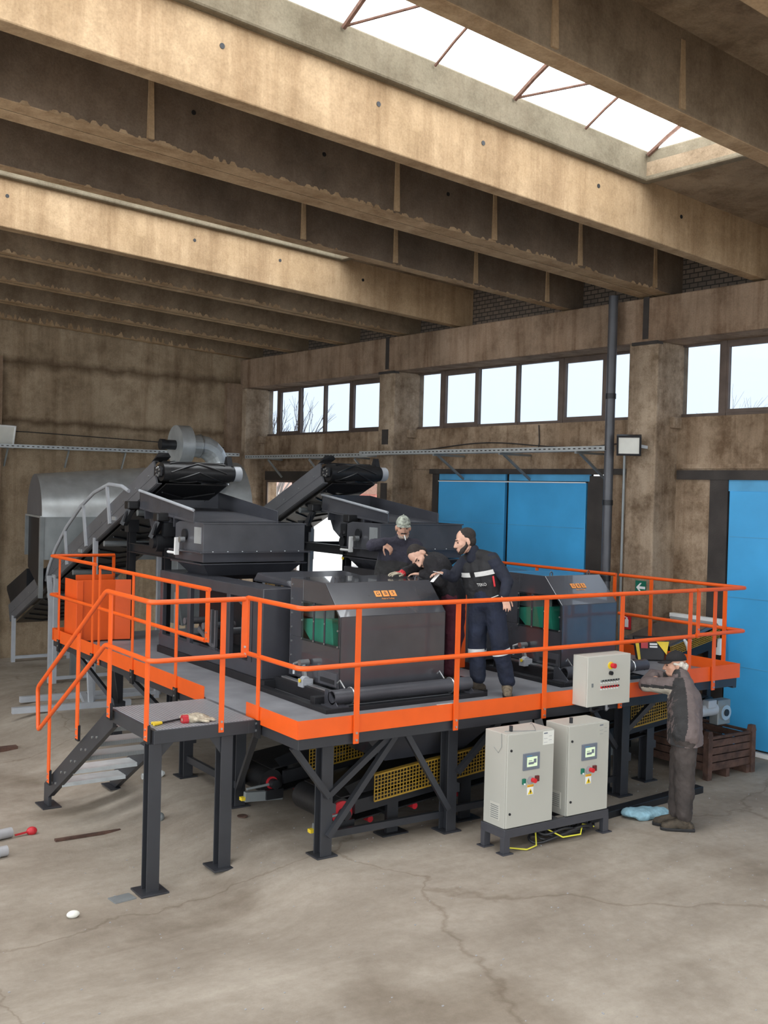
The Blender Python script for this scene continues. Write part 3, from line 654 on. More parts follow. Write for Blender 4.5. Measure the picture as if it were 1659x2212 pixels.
for y in (10.97, 9.81): post(t, 4.288, y, 1.0, RT, (0, 1, 0)); bracket(t, 4.29, y, 1.03, (0, 1, 0))
t = thing('guard_rail', 'orange guard rail round the far corner of the platform by the orange guard sheet', 'guard rail', (4.5, 13.5, 1.0), GRP)
for z, nm in ((RT + .015, 'top_rail'), (RM, 'mid_rail')):
    rail(t, [V((4.30, 12.2, z))] + corner((4.30, 12.2, z), (4.28, 13.83, z), (5.1, 13.83, z), .04) + [V((5.13 if nm == 'top_rail' else 4.4, 13.83, z))], nm)
post(t, 5.12, 13.83, 1.84, RT + .02, (1, 0, 0), 'end_plate', .04); post(t, 4.86, 13.83, 1.1, RT, (1, 0, 0), 'post', .04)
for y in (13.5, 12.24): post(t, 4.288, y, 1.0, RT, (0, 1, 0)); bracket(t, 4.29, y, 1.03, (0, 1, 0))
t = thing('stair_rail', 'orange handrail of the landing running down beside the galvanised stair treads', 'handrail', (3.33, 8.1, .9), GRP)
HX, HY, Z1, Z2 = 3.31, 8.06, 2.165, 1.69
top = [V((4.14, HY, Z1))] + corner((4.14, HY, Z1), (HX, HY, Z1), (HX, 9.08, Z1), .08) + corner((HX, HY, Z1), (HX, 9.1, Z1), (HX, 11.06, .985), .05) + corner((HX, 9.1, Z1), (HX, 11.06, .985), (HX, 11.03, .55), .05) + corner((HX, 11.06, .985), (HX, 11.02, .545), (HX, 9.1, 1.69), .05) + [V((HX, 10.68, .752))]
rail(t, top, 'top_rail')
rail(t, [V((4.14, HY, Z2))] + corner((4.14, HY, Z2), (HX, HY, Z2), (HX, 9.08, Z2), .08) + corner((HX, HY, Z2), (HX, 9.1, Z2), (HX, 11.02, .545), .05) + [V((HX, 10.9, .617))], 'mid_rail')
post(t, 4.14, HY, Z2 - .02, Z1 + .01, (1, 0, 0), 'end_plate', .05)
post(t, 3.95, HY + .015, 1.05, Z1, (1, 0, 0), 'post', .045)
for y, z0, z1 in ((8.16, 1.03, Z1), (9.02, 1.06, Z1), (9.85, .70, 1.70), (10.69, .08, 1.21)):
    post(t, HX + .012, y, z0, z1, (0, 1, 0), 'post', .075); bracket(t, HX + .02, y, z0 + .05, (0, 1, 0))

# ------------------------------------------------------------------ landing and stair
ST = 'dark steel stair with galvanised treads and a grated landing on two tall legs'
t = thing('steel_stair', ST, 'stairs', (3.7, 9.2, -.2))
LX0, LX1, LY0, LY1 = 3.36, 4.24, 8.08, 9.1
G().box((LX0 + .03, LY0 + .02, 1.10), (LX1 + .03, LY1, 1.125)).build('landing_grating', 'grate', t)
g = G(); z = 1.065
g.bar((LX0, LY0 + .03, z), (LX1 + .05, LY0 + .03, z), .06, .11); g.bar((LX0 + .03, LY0, z), (LX0 + .03, LY1 + .05, z), .06, .11); g.bar((LX1, LY0, z), (LX1, LY1, z), .06, .11); g.bar((LX0, LY1, z), (LX1, LY1, z), .06, .11)
for x0, x1 in ((3.40, 3.55), (3.97, 3.86)): g.prism([(x0, LY0 + .03, 1.01), (x1, LY0 + .03, 1.01), (x0, LY0 + .03, .86)], (0, .012, 0))
g.build('landing_frame', 'steel', t, bevel=.003)
for x in (3.38, 4.02):
    zf = fz(x, 8.14); g = G().ibeam((x, 8.15, zf + .014), (x, 8.15, 1.01), .11, .115, .012, up=(0, 1, 0)); g.box((x - .12, 8.03, zf), (x + .12, 8.27, zf + .016)); g.build('leg', 'steel', t, bevel=.003)
SLOPE = [(9.02, 1.02), (10.88, -.06)]
for x in (3.36, 4.06):
    zf = fz(x, 10.9)
    g = G().prism([(x, 8.98, 1.12), (x, 9.12, 1.12), (x, 10.95, .01), (x, 10.95, zf + .015), (x, 10.80, zf + .015), (x, 10.80, -.10), (x, 9.02, .965)], (.035, 0, 0))
    for o in (0, 1): pass
    g.bar((x + .03, 9.08, 1.10), (x + .03, 10.92, -.01), .06, .012); g.bar((x + .03, 9.05, .965), (x + .03, 10.8, -.09), .06, .012)
    g.box((x - .07, 10.74, zf), (x + .12, 11.02, zf + .014))
    o = g.build('stringer', 'steel', t, bevel=.003)
    bb = G()
    for k in range(5):
        for s in (0, .12): bolt(bb, (x, 9.4 + k * .29 + s, .80 - k * .175 - s * .2), (-1, 0, 0), .013, .012)
    bb.build('bolt', 'zinc', o)
for k in range(5):
    y = 9.25 + k * .31; z = .90 - k * .20
    g = G().box((3.40, y, z - .012), (4.06, y + .23, z + .01)); g.box((3.40, y, z - .03), (4.06, y + .012, z)); g.box((3.40, y + .218, z - .03), (4.06, y + .23, z))
    g.build('tread', 'treadp' if k > 2 else 'tread', t, bevel=.003)

# ------------------------------------------------------------------ the two separator lines
def skid(X0, X1, label):
    t = thing('skid_frame', label, 'frame', ((X0 + X1) / 2, 8.6, FZ), 'skid frames under the hoods')
    g = G()
    for x in (X0, X1): g.bar((x, 7.99, FZ + .02), (x, 9.3, FZ + .02), .09, .04); g.bar((x + (.18 if x == X0 else -.18), 8.1, FZ + .06), (x + (.18 if x == X0 else -.18), 9.3, FZ + .06), .06, .12)
    g.bar((X0, 8.03, FZ + .02), (X1, 8.03, FZ + .02), .09, .04); g.bar((X0, 8.3, FZ + .05), (X1, 8.3, FZ + .05), .08, .1)
    g.build('rails', 'black', t, bevel=.004)
    for x in (X0 + .1, X1 - .1):
        G().prism([(x, 8.03, FZ + .04), (x, 8.27, FZ + .04), (x, 8.25, FZ + .17), (x, 8.19, FZ + .17)], (.014, 0, 0)).box((x - .07, 8.0, FZ + .04), (x + .1, 8.2, FZ + .05)).build('bracket', 'anth', t)
    g = G(); g.bar((X0 + .2, 8.25, FZ + .13), (X0 + .2, 9.2, FZ + .13), .05, .015)
    g.build('slide_bar', 'zinc', t)
    return t
def roller(X0, X1, label):
    t = thing('steel_pipe', label, 'pipe', ((X0 + X1) / 2, 8.13, FZ + .04), 'open pipes lying before the hoods')
    G().pipe((X0, 8.13, FZ + .115), (X1, 8.13, FZ + .115), .066, .054).build('pipe_tube', 'anth2', t, smooth=True)
    for x in (X0 + .2, X1 - .24):
        G().tube([(x, 8.13 + .072 * cos(a), FZ + .115 + .072 * sin(a)) for a in [i * pi / 10 for i in range(21)]], .008, 6).build('clamp', 'zinc', t)
        G().tube([(x - .02, 8.2, FZ + .17), (x - .05, 8.24, FZ + .24), (x - .09, 8.22, FZ + .22)], .008, 6).build('clamp_screw', 'zinc', t)
    return t
def lettering(par, c, dx, dn, size, word='GBS'):
    ex = V((1, 0, 0)); ey = V(dn).normalized(); ez = ex.cross(ey)
    def M(x, y): 
        m = Matrix((ex, ey, ez)).transposed().to_4x4(); m.translation = V(c) + ex * x + ey * y + ez * .002; return m
    sq = G(); lt = G(); s = size
    for k, chx in enumerate(word):
        x = (k - 1) * s * 1.25
        def P(a, b): return V(c) + ex * (x + a) + ey * b + ez * .002
        sq.hexa([P(-s / 2, -s / 2), P(s / 2, -s / 2), P(s / 2, s / 2), P(-s / 2, s / 2)] + [p + ez * .003 for p in (P(-s / 2, -s / 2), P(s / 2, -s / 2), P(s / 2, s / 2), P(-s / 2, s / 2))])
        m = M(x, 0); m.translation += ez * .004; lt.text(chx, m, s * .85, .001)
    o = sq.build('logo_tiles', 'logo', par); lt.build('logo_letters', 'anth2', o)
    st = G(); m = M(s * .1, -s * .85); st.text('Made in Turkey', m, s * .33, .001); st.build('logo_line', 'logo', o)
def hood(X0, X1, label, side=True, gx=0, skel=True):
    t = thing('separator_hood', label, 'machine hood', ((X0 + X1) / 2, 8.8, FZ), 'sloped hoods on the separator heads')
    prof = [(8.30, 1.26), (8.30, 1.93), (8.58, 2.225), (9.24, 2.225), (9.24, 1.26)]
    wy = [(8.34, 1.655), (8.34, 1.93), (8.40, 2.0), (8.99, 2.0), (8.99, 1.655)]          # window opening in the side
    g = G(); T = .012
    g.prism([(X0, 8.30, 1.26), (X0, 8.30, 1.93), (X0, 8.312, 1.93), (X0, 8.312, 1.26)], (X1 - X0, 0, 0))
    g.prism([(X0, 8.30, 1.93), (X0, 8.58, 2.225), (X0, 8.585, 2.213), (X0, 8.312, 1.925)], (X1 - X0, 0, 0))
    g.box((X0, 8.58, 2.213), (X1, 9.24, 2.225)); g.box((X0, 9.228, 1.26), (X1, 9.24, 2.225))
    g.prism([(X1 - T, *p) for p in prof], (T, 0, 0))
    for poly in ([(8.30, 1.26), (9.24, 1.26), (9.24, 1.655), (8.30, 1.655)], [(8.99, 1.655), (9.24, 1.655), (9.24, 2.225), (8.99, 2.225)], [(8.30, 1.655), (8.34, 1.655), (8.34, 1.93), (8.40, 2.0), (8.40, 2.035), (8.30, 1.93)], [(8.40, 2.0), (8.99, 2.0), (8.99, 2.225), (8.58, 2.225), (8.40, 2.035)]):
        g.prism([(X0, *p) for p in poly], (T, 0, 0))
    g.build('hood_shell', 'hoodp', t, bevel=.004)
    w = G().prism([(X0 - .006, 8.315, 1.635), (X0 - .006, 8.315, 1.94), (X0 - .006, 8.39, 2.02), (X0 - .006, 9.01, 2.02), (X0 - .006, 9.01, 1.635)], (.006, 0, 0)).build('window_pane', 'acrylic', t)
    m = G()
    for y in (8.565, 8.765): m.box((X0 - .012, y - .012, 1.64), (X0 - .004, y + .012, 2.015))
    m.build('window_bar', 'anth', t)
    b = G()
    for y, z in ((8.33, 1.65), (8.565, 1.65), (8.765, 1.65), (8.99, 1.65), (8.33, 1.8), (8.99, 1.83), (8.565, 1.84), (8.765, 1.84), (8.99, 2.0)): bolt(b, (X0 - .006, y, z), (-1, 0, 0), .009, .008)
    for k in range(7): bolt(b, (X0 - .0, 9.2, 1.32 + k * .14), (-1, 0, 0), .01, .008)
    b.build('bolt', 'zinc', t)
    G().prism([(X0 + .05, 8.46, 1.45), (X0 + .05, 8.53, 1.89), (X0 + .05, 9.08, 1.83), (X0 + .05, 9.06, 1.74), (X0 + .05, 8.92, 1.64), (X0 + .05, 8.7, 1.55)], (X1 - X0 - .2, 0, 0)).build('green_belt', 'gbelt', t)
    G().box((X0 + .09, 8.56, 1.85), (X0 + .10, 9.12, 2.08)).build('inner_pale_panel', 'galv', t)  # pale panel added to lighten the hood interior behind the window
    for x, y in ((X0 + .13, 8.62), (X1 - .12, 8.64)):
        G().tube([(x - .02, y, 2.22), (x - .018, y, 2.25), (x, y, 2.268), (x + .018, y, 2.25), (x + .02, y, 2.22)], .006, 8).build('lifting_eye', 'anth', t)
    G().box((X0 - .008, 8.33, 1.275), (X0, 8.66, 1.40)).build('slot_plate', 'anth2', t); G().box((X0 - .012, 8.37, 1.295), (X0 - .007, 8.62, 1.335)).build('adjusting_slot', 'black', t)
    sl = V((0, .28, .295)).normalized()
    lettering(t, ((X0 + X1) / 2 + gx, 8.30 + .28 * .62, 1.93 + .295 * .62 + .001), 0, sl, .07 if X1 - X0 > 1 else .062)
    # tensioning motor on the side
    a = thing('tension_gearbox', LBL.pop(0), 'gearbox', (X0 - .05, 8.77, FZ + .1), 'gearboxes beside the hoods')
    G().tube([(X0 - .10, 8.72, 1.275), (X0 - .10, 8.78, 1.275)], .05, 16).box((X0 - .15, 8.71, 1.22), (X0 - .03, 8.80, 1.30)).build('gear_case', 'greyp', a, smooth=False, bevel=.006)
    G().tube([(X0 - .155, 8.75, 1.285), (X0 - .163, 8.75, 1.285)], .018, 14).build('yellow_plug', 'yellow', a)
    G().bar((X0 - .09, 8.76, 1.29), (X0 - .08, 8.83, 1.43), .03, .04).tube([(X0 - .12, 8.83, 1.44), (X0 - .02, 8.83, 1.44)], .03, 14).build('link_arm', 'zinc', a)
    G().tube([(X0 - .09, 8.86, 1.45), (X0 - .12, 8.93, 1.42), (X0 - .12, 8.93, 1.32)], .014, 8).build('crank', 'zinc', a)
    return t
LBL = ['silver gearbox with a crank beside the nearest hood', 'silver gearbox with a crank beside the far hood, behind the standing worker']
skid(4.97, 6.74, 'black skid rails on the deck under the nearest hood'); roller(5.07, 6.66, 'open dark pipe clamped before the nearest hood')
skid(7.82, 9.22, 'black skid rails on the deck under the far hood'); roller(7.95, 9.2, 'open dark pipe clamped before the far hood, partly behind the control box')
hood(5.25, 6.48, 'nearest dark hood with sloped top, logo and side window', gx=.0)
hood(8.06, 8.90, 'far narrower dark hood near the concrete column, logo washed by light', gx=-.02)

def housing(X0, X1, label):
    t = thing('frame_housing', label, 'machine', ((X0 + X1) / 2, 10.7, FZ), 'open frame housings behind the hoods')
    Y0, Y1, Z0, Z1 = 9.38, 12.0, 1.20, 2.10; g = G(); w = .09
    g.box((X0, Y0, Z1 - .12), (X0 + .30, Y1, Z1)); g.box((X1 - .3, Y0, Z1 - .12), (X1, Y1, Z1)); g.box((X0, Y0, Z1 - .12), (X1, Y0 + .25, Z1)); g.box((X0, Y1 - .2, Z1 - .12), (X1, Y1, Z1))
    g.build('top_frame', 'anth', t, bevel=.008)
    g = G(); g.box((X0, Y0, Z0), (X0 + .08, Y1, Z0 + .14)); g.box((X1 - .08, Y0, Z0), (X1, Y1, Z0 + .14)); g.box((X0, Y0, Z0), (X1, Y0 + .03, Z1 - .1))
    for x in (X0, X1 - .05):
        for y in (Y0, 9.62, 10.12, 11.12, Y1 - .1): g.box((x, y, Z0 + .1), (x + .05, y + (.22 if y == Y0 else .08), Z1 - .1))
    g.build('side_frame', 'anth', t, bevel=.004)
    G().box((X0 + .2, Y0 + .2, Z0 + .1), (X1 - .2, Y1 - .15, Z0 + .13)).box((X0 + .45, Y0 + .3, Z0 + .1), (X0 + .48, Y1 - .15, Z1 - .15)).build('inner_panel', 'black', t)
    g = G()
    for y in (9.9, 10.4, 10.9, 11.4): g.tube([(X0 + .06, y, Z0 + .35), (X1 - .06, y, Z0 + .35)], .04, 12)
    g.build('belt_roller', 'convey', t, smooth=True)
    for y in (9.8, 10.0, 10.65, 10.75): G().bar((X0 + .1, y, Z0 + .15), (X0 + .1, y, Z0 + .55), .03, .03).build('upright_bar', 'convey', t)
    G().bar((X0 + .1, 9.7, Z0 + .6), (X0 + .1, 10.1, Z0 + .72), .02, .04).build('tie_bar', 'convey', t); G().bar((X0 + .1, 10.6, Z0 + .1), (X0 + .1, 11.1, Z0 + .3), .02, .05).build('tie_bar', 'convey', t)
    g = G().box((X0 - .02, Y0 - .1, FZ), (X0 + .12, Y1, FZ + .08)); g.box((X1 - .12, Y0 - .1, FZ), (X1 + .02, Y1, FZ + .08))
    for y in (9.6, 10.6, 11.6):
        for x in (X0 + .05, X1 - .05): g.box((x - .05, y, FZ), (x + .05, y + .12, Z0))
    g.build('base_rail', 'black', t)
    G().prism([(X0 + .35, 9.45, Z1), (X0 + .35, 10.3, Z1), (X0 + .35, 10.2, Z1 + .10), (X0 + .35, 9.55, Z1 + .06)], (X1 - X0 - .5, 0, 0)).build('cover_hump', 'anth', t, bevel=.02)
    return t
housing(5.02, 6.62, 'nearest open-sided dark frame housing behind the first hood'); housing(7.62, 9.10, 'far dark frame housing behind the second hood and the workers')

def hopper(X0, X1, Y0, label):
    t = thing('feed_hopper', label, 'hopper', ((X0 + X1) / 2, Y0 + .4, 2.1), 'dark feed hoppers')
    Y1 = Y0 + .78; g = G(); T = .012; za, zb_ = 2.37, 2.70
    g.box((X0, Y0, za), (X1, Y0 + T, zb_)); g.box((X1 - T, Y0, za), (X1, Y1, zb_)); g.box((X0, Y1 - T, za), (X1, Y1, zb_ - .12))
    g.prism([(X0, Y0, za), (X0, Y1, za), (X0, Y1, zb_ - .03), (X0, Y1 - .12, zb_), (X0, Y0, zb_)], (T, 0, 0))
    g.box((X0 - .015, Y0 - .015, zb_ - .015), (X1 + .015, Y0 + .02, zb_)); 
    g.build('hopper_wall', 'anth2', t, bevel=.003)
    g = G(); g.box((X0 - .06, Y0 - .06, 2.355), (X1 + .06, Y1 + .06, 2.372)); g.box((X0 - .0, Y0 - .0, 2.25), (X1 + .0, Y1, 2.355)); g.box((X0 - .04, Y0 - .04, 2.225), (X1 + .02, Y1 + .04, 2.24)); g.build('flange', 'anth', t, bevel=.003)
    a = [(X0 + .02, Y0 + .02), (X1 - .02, Y0 + .02), (X1 - .02, Y1, ), (X0 + .02, Y1)]; b = [(X0 + .14, Y0 + .14), (X1 - .14, Y0 + .14), (X1 - .14, Y1 - .1), (X0 + .14, Y1 - .1)]
    g = G().hexa([(x, y, 2.09) for x, y in b] + [(x, y, 2.225) for x, y in a]); g.build('funnel', 'anth', t)
    if True:
        G().box((X0 - .006, Y0 + .06, 2.46), (X0, Y0 + .24, 2.645)).build('inspection_pane', 'galv', t)
        G().tube([(X0 + .0, Y0 + .48, 2.55), (X0 - .03, Y0 + .48, 2.55)], .065, 20).build('shaft_seal', 'black', t, smooth=True)
        G().tube([(X0 - .03, Y0 + .46, 2.49), (X0 - .09, Y0 + .46, 2.49)], .035, 14).build('crank_hub', 'zinc', t)
        c = G().bar((X0 - .08, Y0 + .55, 2.51), (X0 - .08, Y0 + .56, 2.31), .035, .05, (1, 0, 0)); c.tube([(X0 - .08, Y0 + .56, 2.33), (X0 - .09, Y0 + .78, 2.33)], .016, 10); c.build('hand_crank', 'white', t)
        bx = G()
        for k in range(7): bolt(bx, (X0 + .1 + k * (X1 - X0 - .2) / 6, Y0 - .04, 2.372), (0, 0, 1), .008, .008)
        bx.build('bolt', 'zinc', t)
    return t
hopper(5.11, 6.42, 11.0, 'nearest dark feed hopper with small side pane above the frame housing'); hopper(7.55, 8.86, 11.05, 'far dark feed hopper behind the worker in the camouflage cap')

def feeder(X0, X1, label):
    t = thing('vibrating_feeder', label, 'feeder', ((X0 + X1) / 2, 12.3, 2.5), 'vibrating feeder trays')
    g = G(); T = .014; Yf, Yb = 11.25, 12.9
    def zt(y): return 2.835 + (y - Yf) / (Yb - Yf) * .205
    def zp(y): return 2.715 + (y - Yf) / (Yb - Yf) * .115
    for x, ye in ((X0, Yf), (X1 - T, Yf)):
        g.prism([(x, ye, zp(ye) - .03), (x, Yb, zp(Yb) - .03), (x, Yb, zt(Yb)), (x, ye, zt(ye))], (T, 0, 0))
    g.prism([(X0, Yb - T, zp(Yb) - .03), (X1, Yb - T, zp(Yb) - .03), (X1, Yb - T, zt(Yb)), (X0, Yb - T, zt(Yb))], (0, T, 0))
    g.build('tray_side', 'anth', t, bevel=.003)
    G().hexa([(X0, Yf, zp(Yf) - .02), (X1, Yf, zp(Yf) - .02), (X1, Yb, zp(Yb) - .02), (X0, Yb, zp(Yb) - .02), (X0, Yf, zp(Yf)), (X1, Yf, zp(Yf)), (X1, Yb, zp(Yb)), (X0, Yb, zp(Yb))]).build('tray_pan', 'anth2', t)
    G().tube([(X0 - .005, Yf, zt(Yf)), (X0 - .005, Yb, zt(Yb))], .018, 8).build('edge_rail', 'greyp', t, smooth=True)
    g = G(); c = 12.3
    g.prism([(X0 + .1, 11.75, 2.72), (X0 + .1, 12.9, 2.80), (X0 + .1, 12.75, 2.55), (X0 + .1, 12.35, 2.33), (X0 + .1, 11.95, 2.5)], (X1 - X0 - .2, 0, 0)); g.build('exciter_body', 'anth', t, bevel=.01)
    for y in (11.8, 12.2, 12.7): G().box((X0 + .0, y, zp(y) - .13), (X0 + .1, y + .03, zp(y))).build('stiffener', 'anth', t)
    G().tube([(X0 + .1, 12.1, 2.42), (X0 - .12, 12.1, 2.42)], .11, 20).tube([(X0 - .12, 12.1, 2.42), (X0 - .16, 12.1, 2.42)], .07, 20).build('vibrator_motor', 'black', t, smooth=True)
    for y in (12.0, 12.95):
        z = 2.80 if y > 12.5 else 2.68
        b = G().box((X0 - .14, y - .02, z), (X0 + .02, y + .12, z + .1)); b.build('rubber_buffer', 'rubber', t, bevel=.015)
        b = G().bar((X0 - .08, y + .04, z), (X0 - .14, y + .12, z - .2), .10, .06); b.bar((X0 - .12, y + .04, z - .02), (X0 - .17, y + .02, z - .16), .03, .03); b.build('spring_link', 'black', t)
    return t
feeder(5.10, 6.20, 'nearest open vibrating feeder tray tipping into the first hopper'); feeder(7.80, 8.62, 'far vibrating feeder tray with V-shaped exciter body and round motor')
def stand(X0, X1, label):
    t = thing('feeder_stand', label, 'stand', ((X0 + X1) / 2, 12.6, FZ), 'post frames carrying the feeders')
    for x in (X0, X1):
        for y in (12.05, 13.2):
            G().ibeam((x, y, FZ), (x, y, 2.66), .09, .09, .012, up=(0, 1, 0)).box((x - .07, y - .07, 2.5), (x + .07, y + .07, 2.66)).build('post', 'black', t)
    for x in (X0, X1): G().ibeam((x, 11.2, 2.30), (x, 13.2, 2.30), .08, .12, .012).build('side_beam', 'black', t)
    G().ibeam((X0, 13.2, 2.30), (X1, 13.2, 2.30), .08, .12, .012).build('cross_beam', 'black', t)
    return t
stand(5.12, 6.36, 'black post frame under the nearest feeder tray'); stand(7.70, 8.72, 'black post frame under the far feeder tray with yellow tag')
G().tube([(7.64, 12.05, 2.2), (7.63, 12.05, 2.2)], .025, 12).build('tag_dot', 'yellow', COL.objects['feeder_stand.001'])
# ------------------------------------------------------------------ inclined chevron conveyors at the back
def inclined(X0, X1, Yh, zh, Yt, zt, label, detail):
    t = thing('inclined_conveyor', label, 'conveyor', ((X0 + X1) / 2, (Yh + Yt) / 2, 0), 'inclined chevron belt conveyors')
    a = V((0, Yh, zh)); b = V((0, Yt, zt)); d = (b - a).normalized(); up = V((1, 0, 0)).cross(d); up = up if up.z > 0 else -up
    def P(x, s, h): return V((x, 0, 0)) + a + d * s + up * h
    L = (b - a).length; H = .15
    for x, sg in ((X0, -1), (X1, 1)):
        g = G().hexa([P(x - .012, .1, -H), P(x + .012, .1, -H), P(x + .012, L, -H), P(x - .012, L, -H), P(x - .012, .1, H), P(x + .012, .1, H), P(x + .012, L, H), P(x - .012, L, H)])
        for h in (-H, H): g.hexa([P(x, .1, h - .006), P(x - sg * .06, .1, h - .006), P(x - sg * .06, L, h - .006), P(x, L, h - .006), P(x, .1, h + .006), P(x - sg * .06, .1, h + .006), P(x - sg * .06, L, h + .006), P(x, L, h + .006)])
        g.hexa([P(x + sg * .013, .12, -.03), P(x + sg * .016, .12, -.03), P(x + sg * .016, L, -.03), P(x + sg * .013, L, -.03), P(x + sg * .013, .12, -.025), P(x + sg * .016, .12, -.025), P(x + sg * .016, L, -.025), P(x + sg * .013, L, -.025)])
        o = g.build('side_frame', 'convey', t)
        bb = G()
        for k in range(int(L / .45)): bolt(bb, P(x + sg * .012, .3 + k * .45, .02), (sg, 0, 0), .012, .01)
        bb.build('bolt', 'zinc', o)
    r = .118; xa, xb = X0 + .07, X1 - .07
    g = G()
    for h0, h1 in ((.10, .115), (-.20, -.185)): g.hexa([P(xa, 0, h0), P(xb, 0, h0), P(xb, L - .1, h0), P(xa, L - .1, h0), P(xa, 0, h1), P(xb, 0, h1), P(xb, L - .1, h1), P(xa, L - .1, h1)])
    gb_ = g
    c = a + V((0, -.03, -.03))
    G().tube([V((X0 + .02, 0, 0)) + c, V((X1 - .02, 0, 0)) + c], r, 28).build('head_drum', 'rubber', t, smooth=True)
    g = gb_; n = 8; xm = (xa + xb) / 2
    for k in range(6):                # chevrons wrapped on the drum
        a0 = k * pi / 3
        for sg in (-1, 1):
            pts = [V((xm + sg * (xb - xa) / 2 * .92 * q / n, 0, 0)) + c + V((0, cos(a0 + q / n * 1.1), sin(a0 + q / n * 1.1))) * (r + .006) for q in range(n + 1)]
            g.tube(pts, .011, 6)
    for k in range(int(L / .3) - 1):      # and along the return run
        s = .25 + k * .3
        for sg in (-1, 1): g.tube([P(xm, s + .2, -.208), P(xm + sg * (xb - xa) * .44, s, -.208)], .012, 6)
        if k % 2: 
            for sg in (-1, 1): g.tube([P(xm, s + .2, .122), P(xm + sg * (xb - xa) * .44, s, .122)], .012, 6)
    g.build('belt', 'rubber', t)
    G().tube([V((X0 - .02, 0, 0)) + c, V((X0 + .04, 0, 0)) + c], .07, 16).box((X0 - .025, c.y - .1, c.z - .05), (X0 - .01, c.y + .12, c.z + .06)).build('bearing_plate', 'black', t)
    gb = G()
    for k in range(7): q = k * 2 * pi / 7; bolt(gb, V((X0 - .02, .05 * cos(q), .05 * sin(q))) + c, (-1, 0, 0), .014, .014)
    gb.build('bearing_bolt', 'zinc', t)
    G().tube([V((X1 - .02, 0, 0)) + c, V((X1 + .03, 0, 0)) + c], .105, 24).build('drum_flange', 'black', t, smooth=True)
    G().tube([V((X1 + .03, 0, 0)) + c, V((X1 + .14, 0, 0)) + c], .098, 24).build('drum_motor', 'greyp', t, smooth=True, bevel=.01)
    G().prism([V((X1 - .06, -.06, .10)) + c, V((X1 - .06, .06, .12)) + c, V((X1 - .06, .02, .22)) + c, V((X1 - .06, -.01, .22)) + c], (.07, 0, 0)).build('tension_lug', 'black', t)
    G().hexa([P(X0 - .02, -.02, .15), P(X0 + .16, -.05, .15), P(X0 + .16, .14, .15), P(X0 - .02, .14, .15), P(X0, -.06, .2), P(X0 + .12, -.08, .19), P(X0 + .1, .08, .17), P(X0, .08, .17)]).build('scraper_lip', 'black', t)
    for s in (.9, 2.2, 3.6, 4.9): G().tube([P(X0 + .03, s, -.26), P(X1 - .03, s, -.26)], .04, 14).build('return_roller', 'galvd', t, smooth=True)
    for s in ((.35 * L, .62 * L, .97 * L) if detail else (.4 * L, .95 * L)):
        for x in (X0, X1):
            p = P(x, s, -H); zf = fz(p.x, p.y)
            G().bar((p.x, p.y, zf), (p.x, p.y, p.z + .05), .06, .06, (0, 1, 0)).build('leg', 'greyp', t)
        p = P(X0, s, -H); G().bar((X0, p.y, .08), (X1, p.y, .08), .05, .05).build('cross_tie', 'greyp', t)
    if detail:
        # curved safety rail on the near side
        pts = [P(X0 - .03, s, h) for s, h in ((.95, .06), (1.15, .2), (1.6, .40), (2.2, .50), (2.8, .50), (3.5, .42), (4.1, .27), (4.5, .10), (4.72, -.06))]
        G().tube(pts, .026, 10).build('safety_rail', 'greyp', t, smooth=True)
        for s, h in ((1.75, .41), (2.75, .5), (3.65, .40)): G().bar(P(X0 - .03, s, -.12), P(X0 - .03, s - .06, h), .055, .03, (1, 0, 0)).build('rail_stay', 'greyp', t)
        for s in (1.55, 3.0, 4.3): G().box(P(X0 - .03, s, -.14), P(X0 - .0, s + .1, -.05)).build('stop_switch', 'galv', t)
        q = P(X0 - .04, 4.5, -.05); G().bar(q, (X0 - .04, q.y - .12, q.z - .42), .06, .07, (1, 0, 0)).bar((X0 - .04, q.y - .12, q.z - .40), (X0 - .04, q.y - .14, .0), .06, .07, (1, 0, 0)).build('bent_stay', 'greyp', t)
        G().prism([P(X0, L - 1.1, H), P(X0, L - .1, H), P(X0, L + .1, .5), P(X0, L - 1.2, .45)], (X1 - X0, 0, 0)).build('tail_hopper', 'black', t)
    return t
inclined(5.16, 6.12, 12.45, 3.31, 18.95, .82, 'nearest inclined chevron belt conveyor with curved safety rail', True)
inclined(7.68, 8.52, 12.62, 3.38, 17.2, 1.55, 'far inclined chevron belt conveyor above the second feeder', False)

# galvanised drum with fan
t = thing('steel_drum', 'large galvanised drum housing with arched end behind the conveyors', 'drum', (8, 16.6, .6))
A, Bq = V((5.10, 17.42, 2.57)), V((8.49, 17.03, 2.63)); RA, RB = .68, .92
def dr(t_, ang, k=1.0):
    c = A.lerp(Bq, t_); r = RA + (RB - RA) * t_; ax = (Bq - A).normalized(); s = V((-ax.y, ax.x, 0)).normalized()
    return c + (s * cos(ang) + V((0, 0, 1)) * sin(ang)) * r * k
g = G(); N = 28
ring = [[dr(q, -.0 + pi * j / N) for j in range(N + 1)] for q in (0, .33, .66, 1)]
rv = [g.vs(r) for r in ring]
for a_, b_ in zip(rv, rv[1:]):
    for j in range(N): g.f([a_[j], a_[j + 1], b_[j + 1], b_[j]])
g.build('arched_shell', 'galv', t, smooth=True)
for q in (0, 1): G().face([dr(q, pi * j / N) for j in range(N + 1)]).build('end_plate', 'convey', t)
g = G()
for ang in (0, pi):
    p0, p1 = dr(0, ang), dr(1, ang); g.face([p0, p1, V((p1.x, p1.y, 1.9)), V((p0.x, p0.y, 1.9))])
p0, p1 = dr(1, 0), dr(1, pi); g.face([p0, p1, V((p1.x, p1.y, 1.9)), V((p0.x, p0.y, 1.9))])
g.build('side_skirt', 'galvd', t)
p0, p1 = dr(0, 0), dr(0, pi)
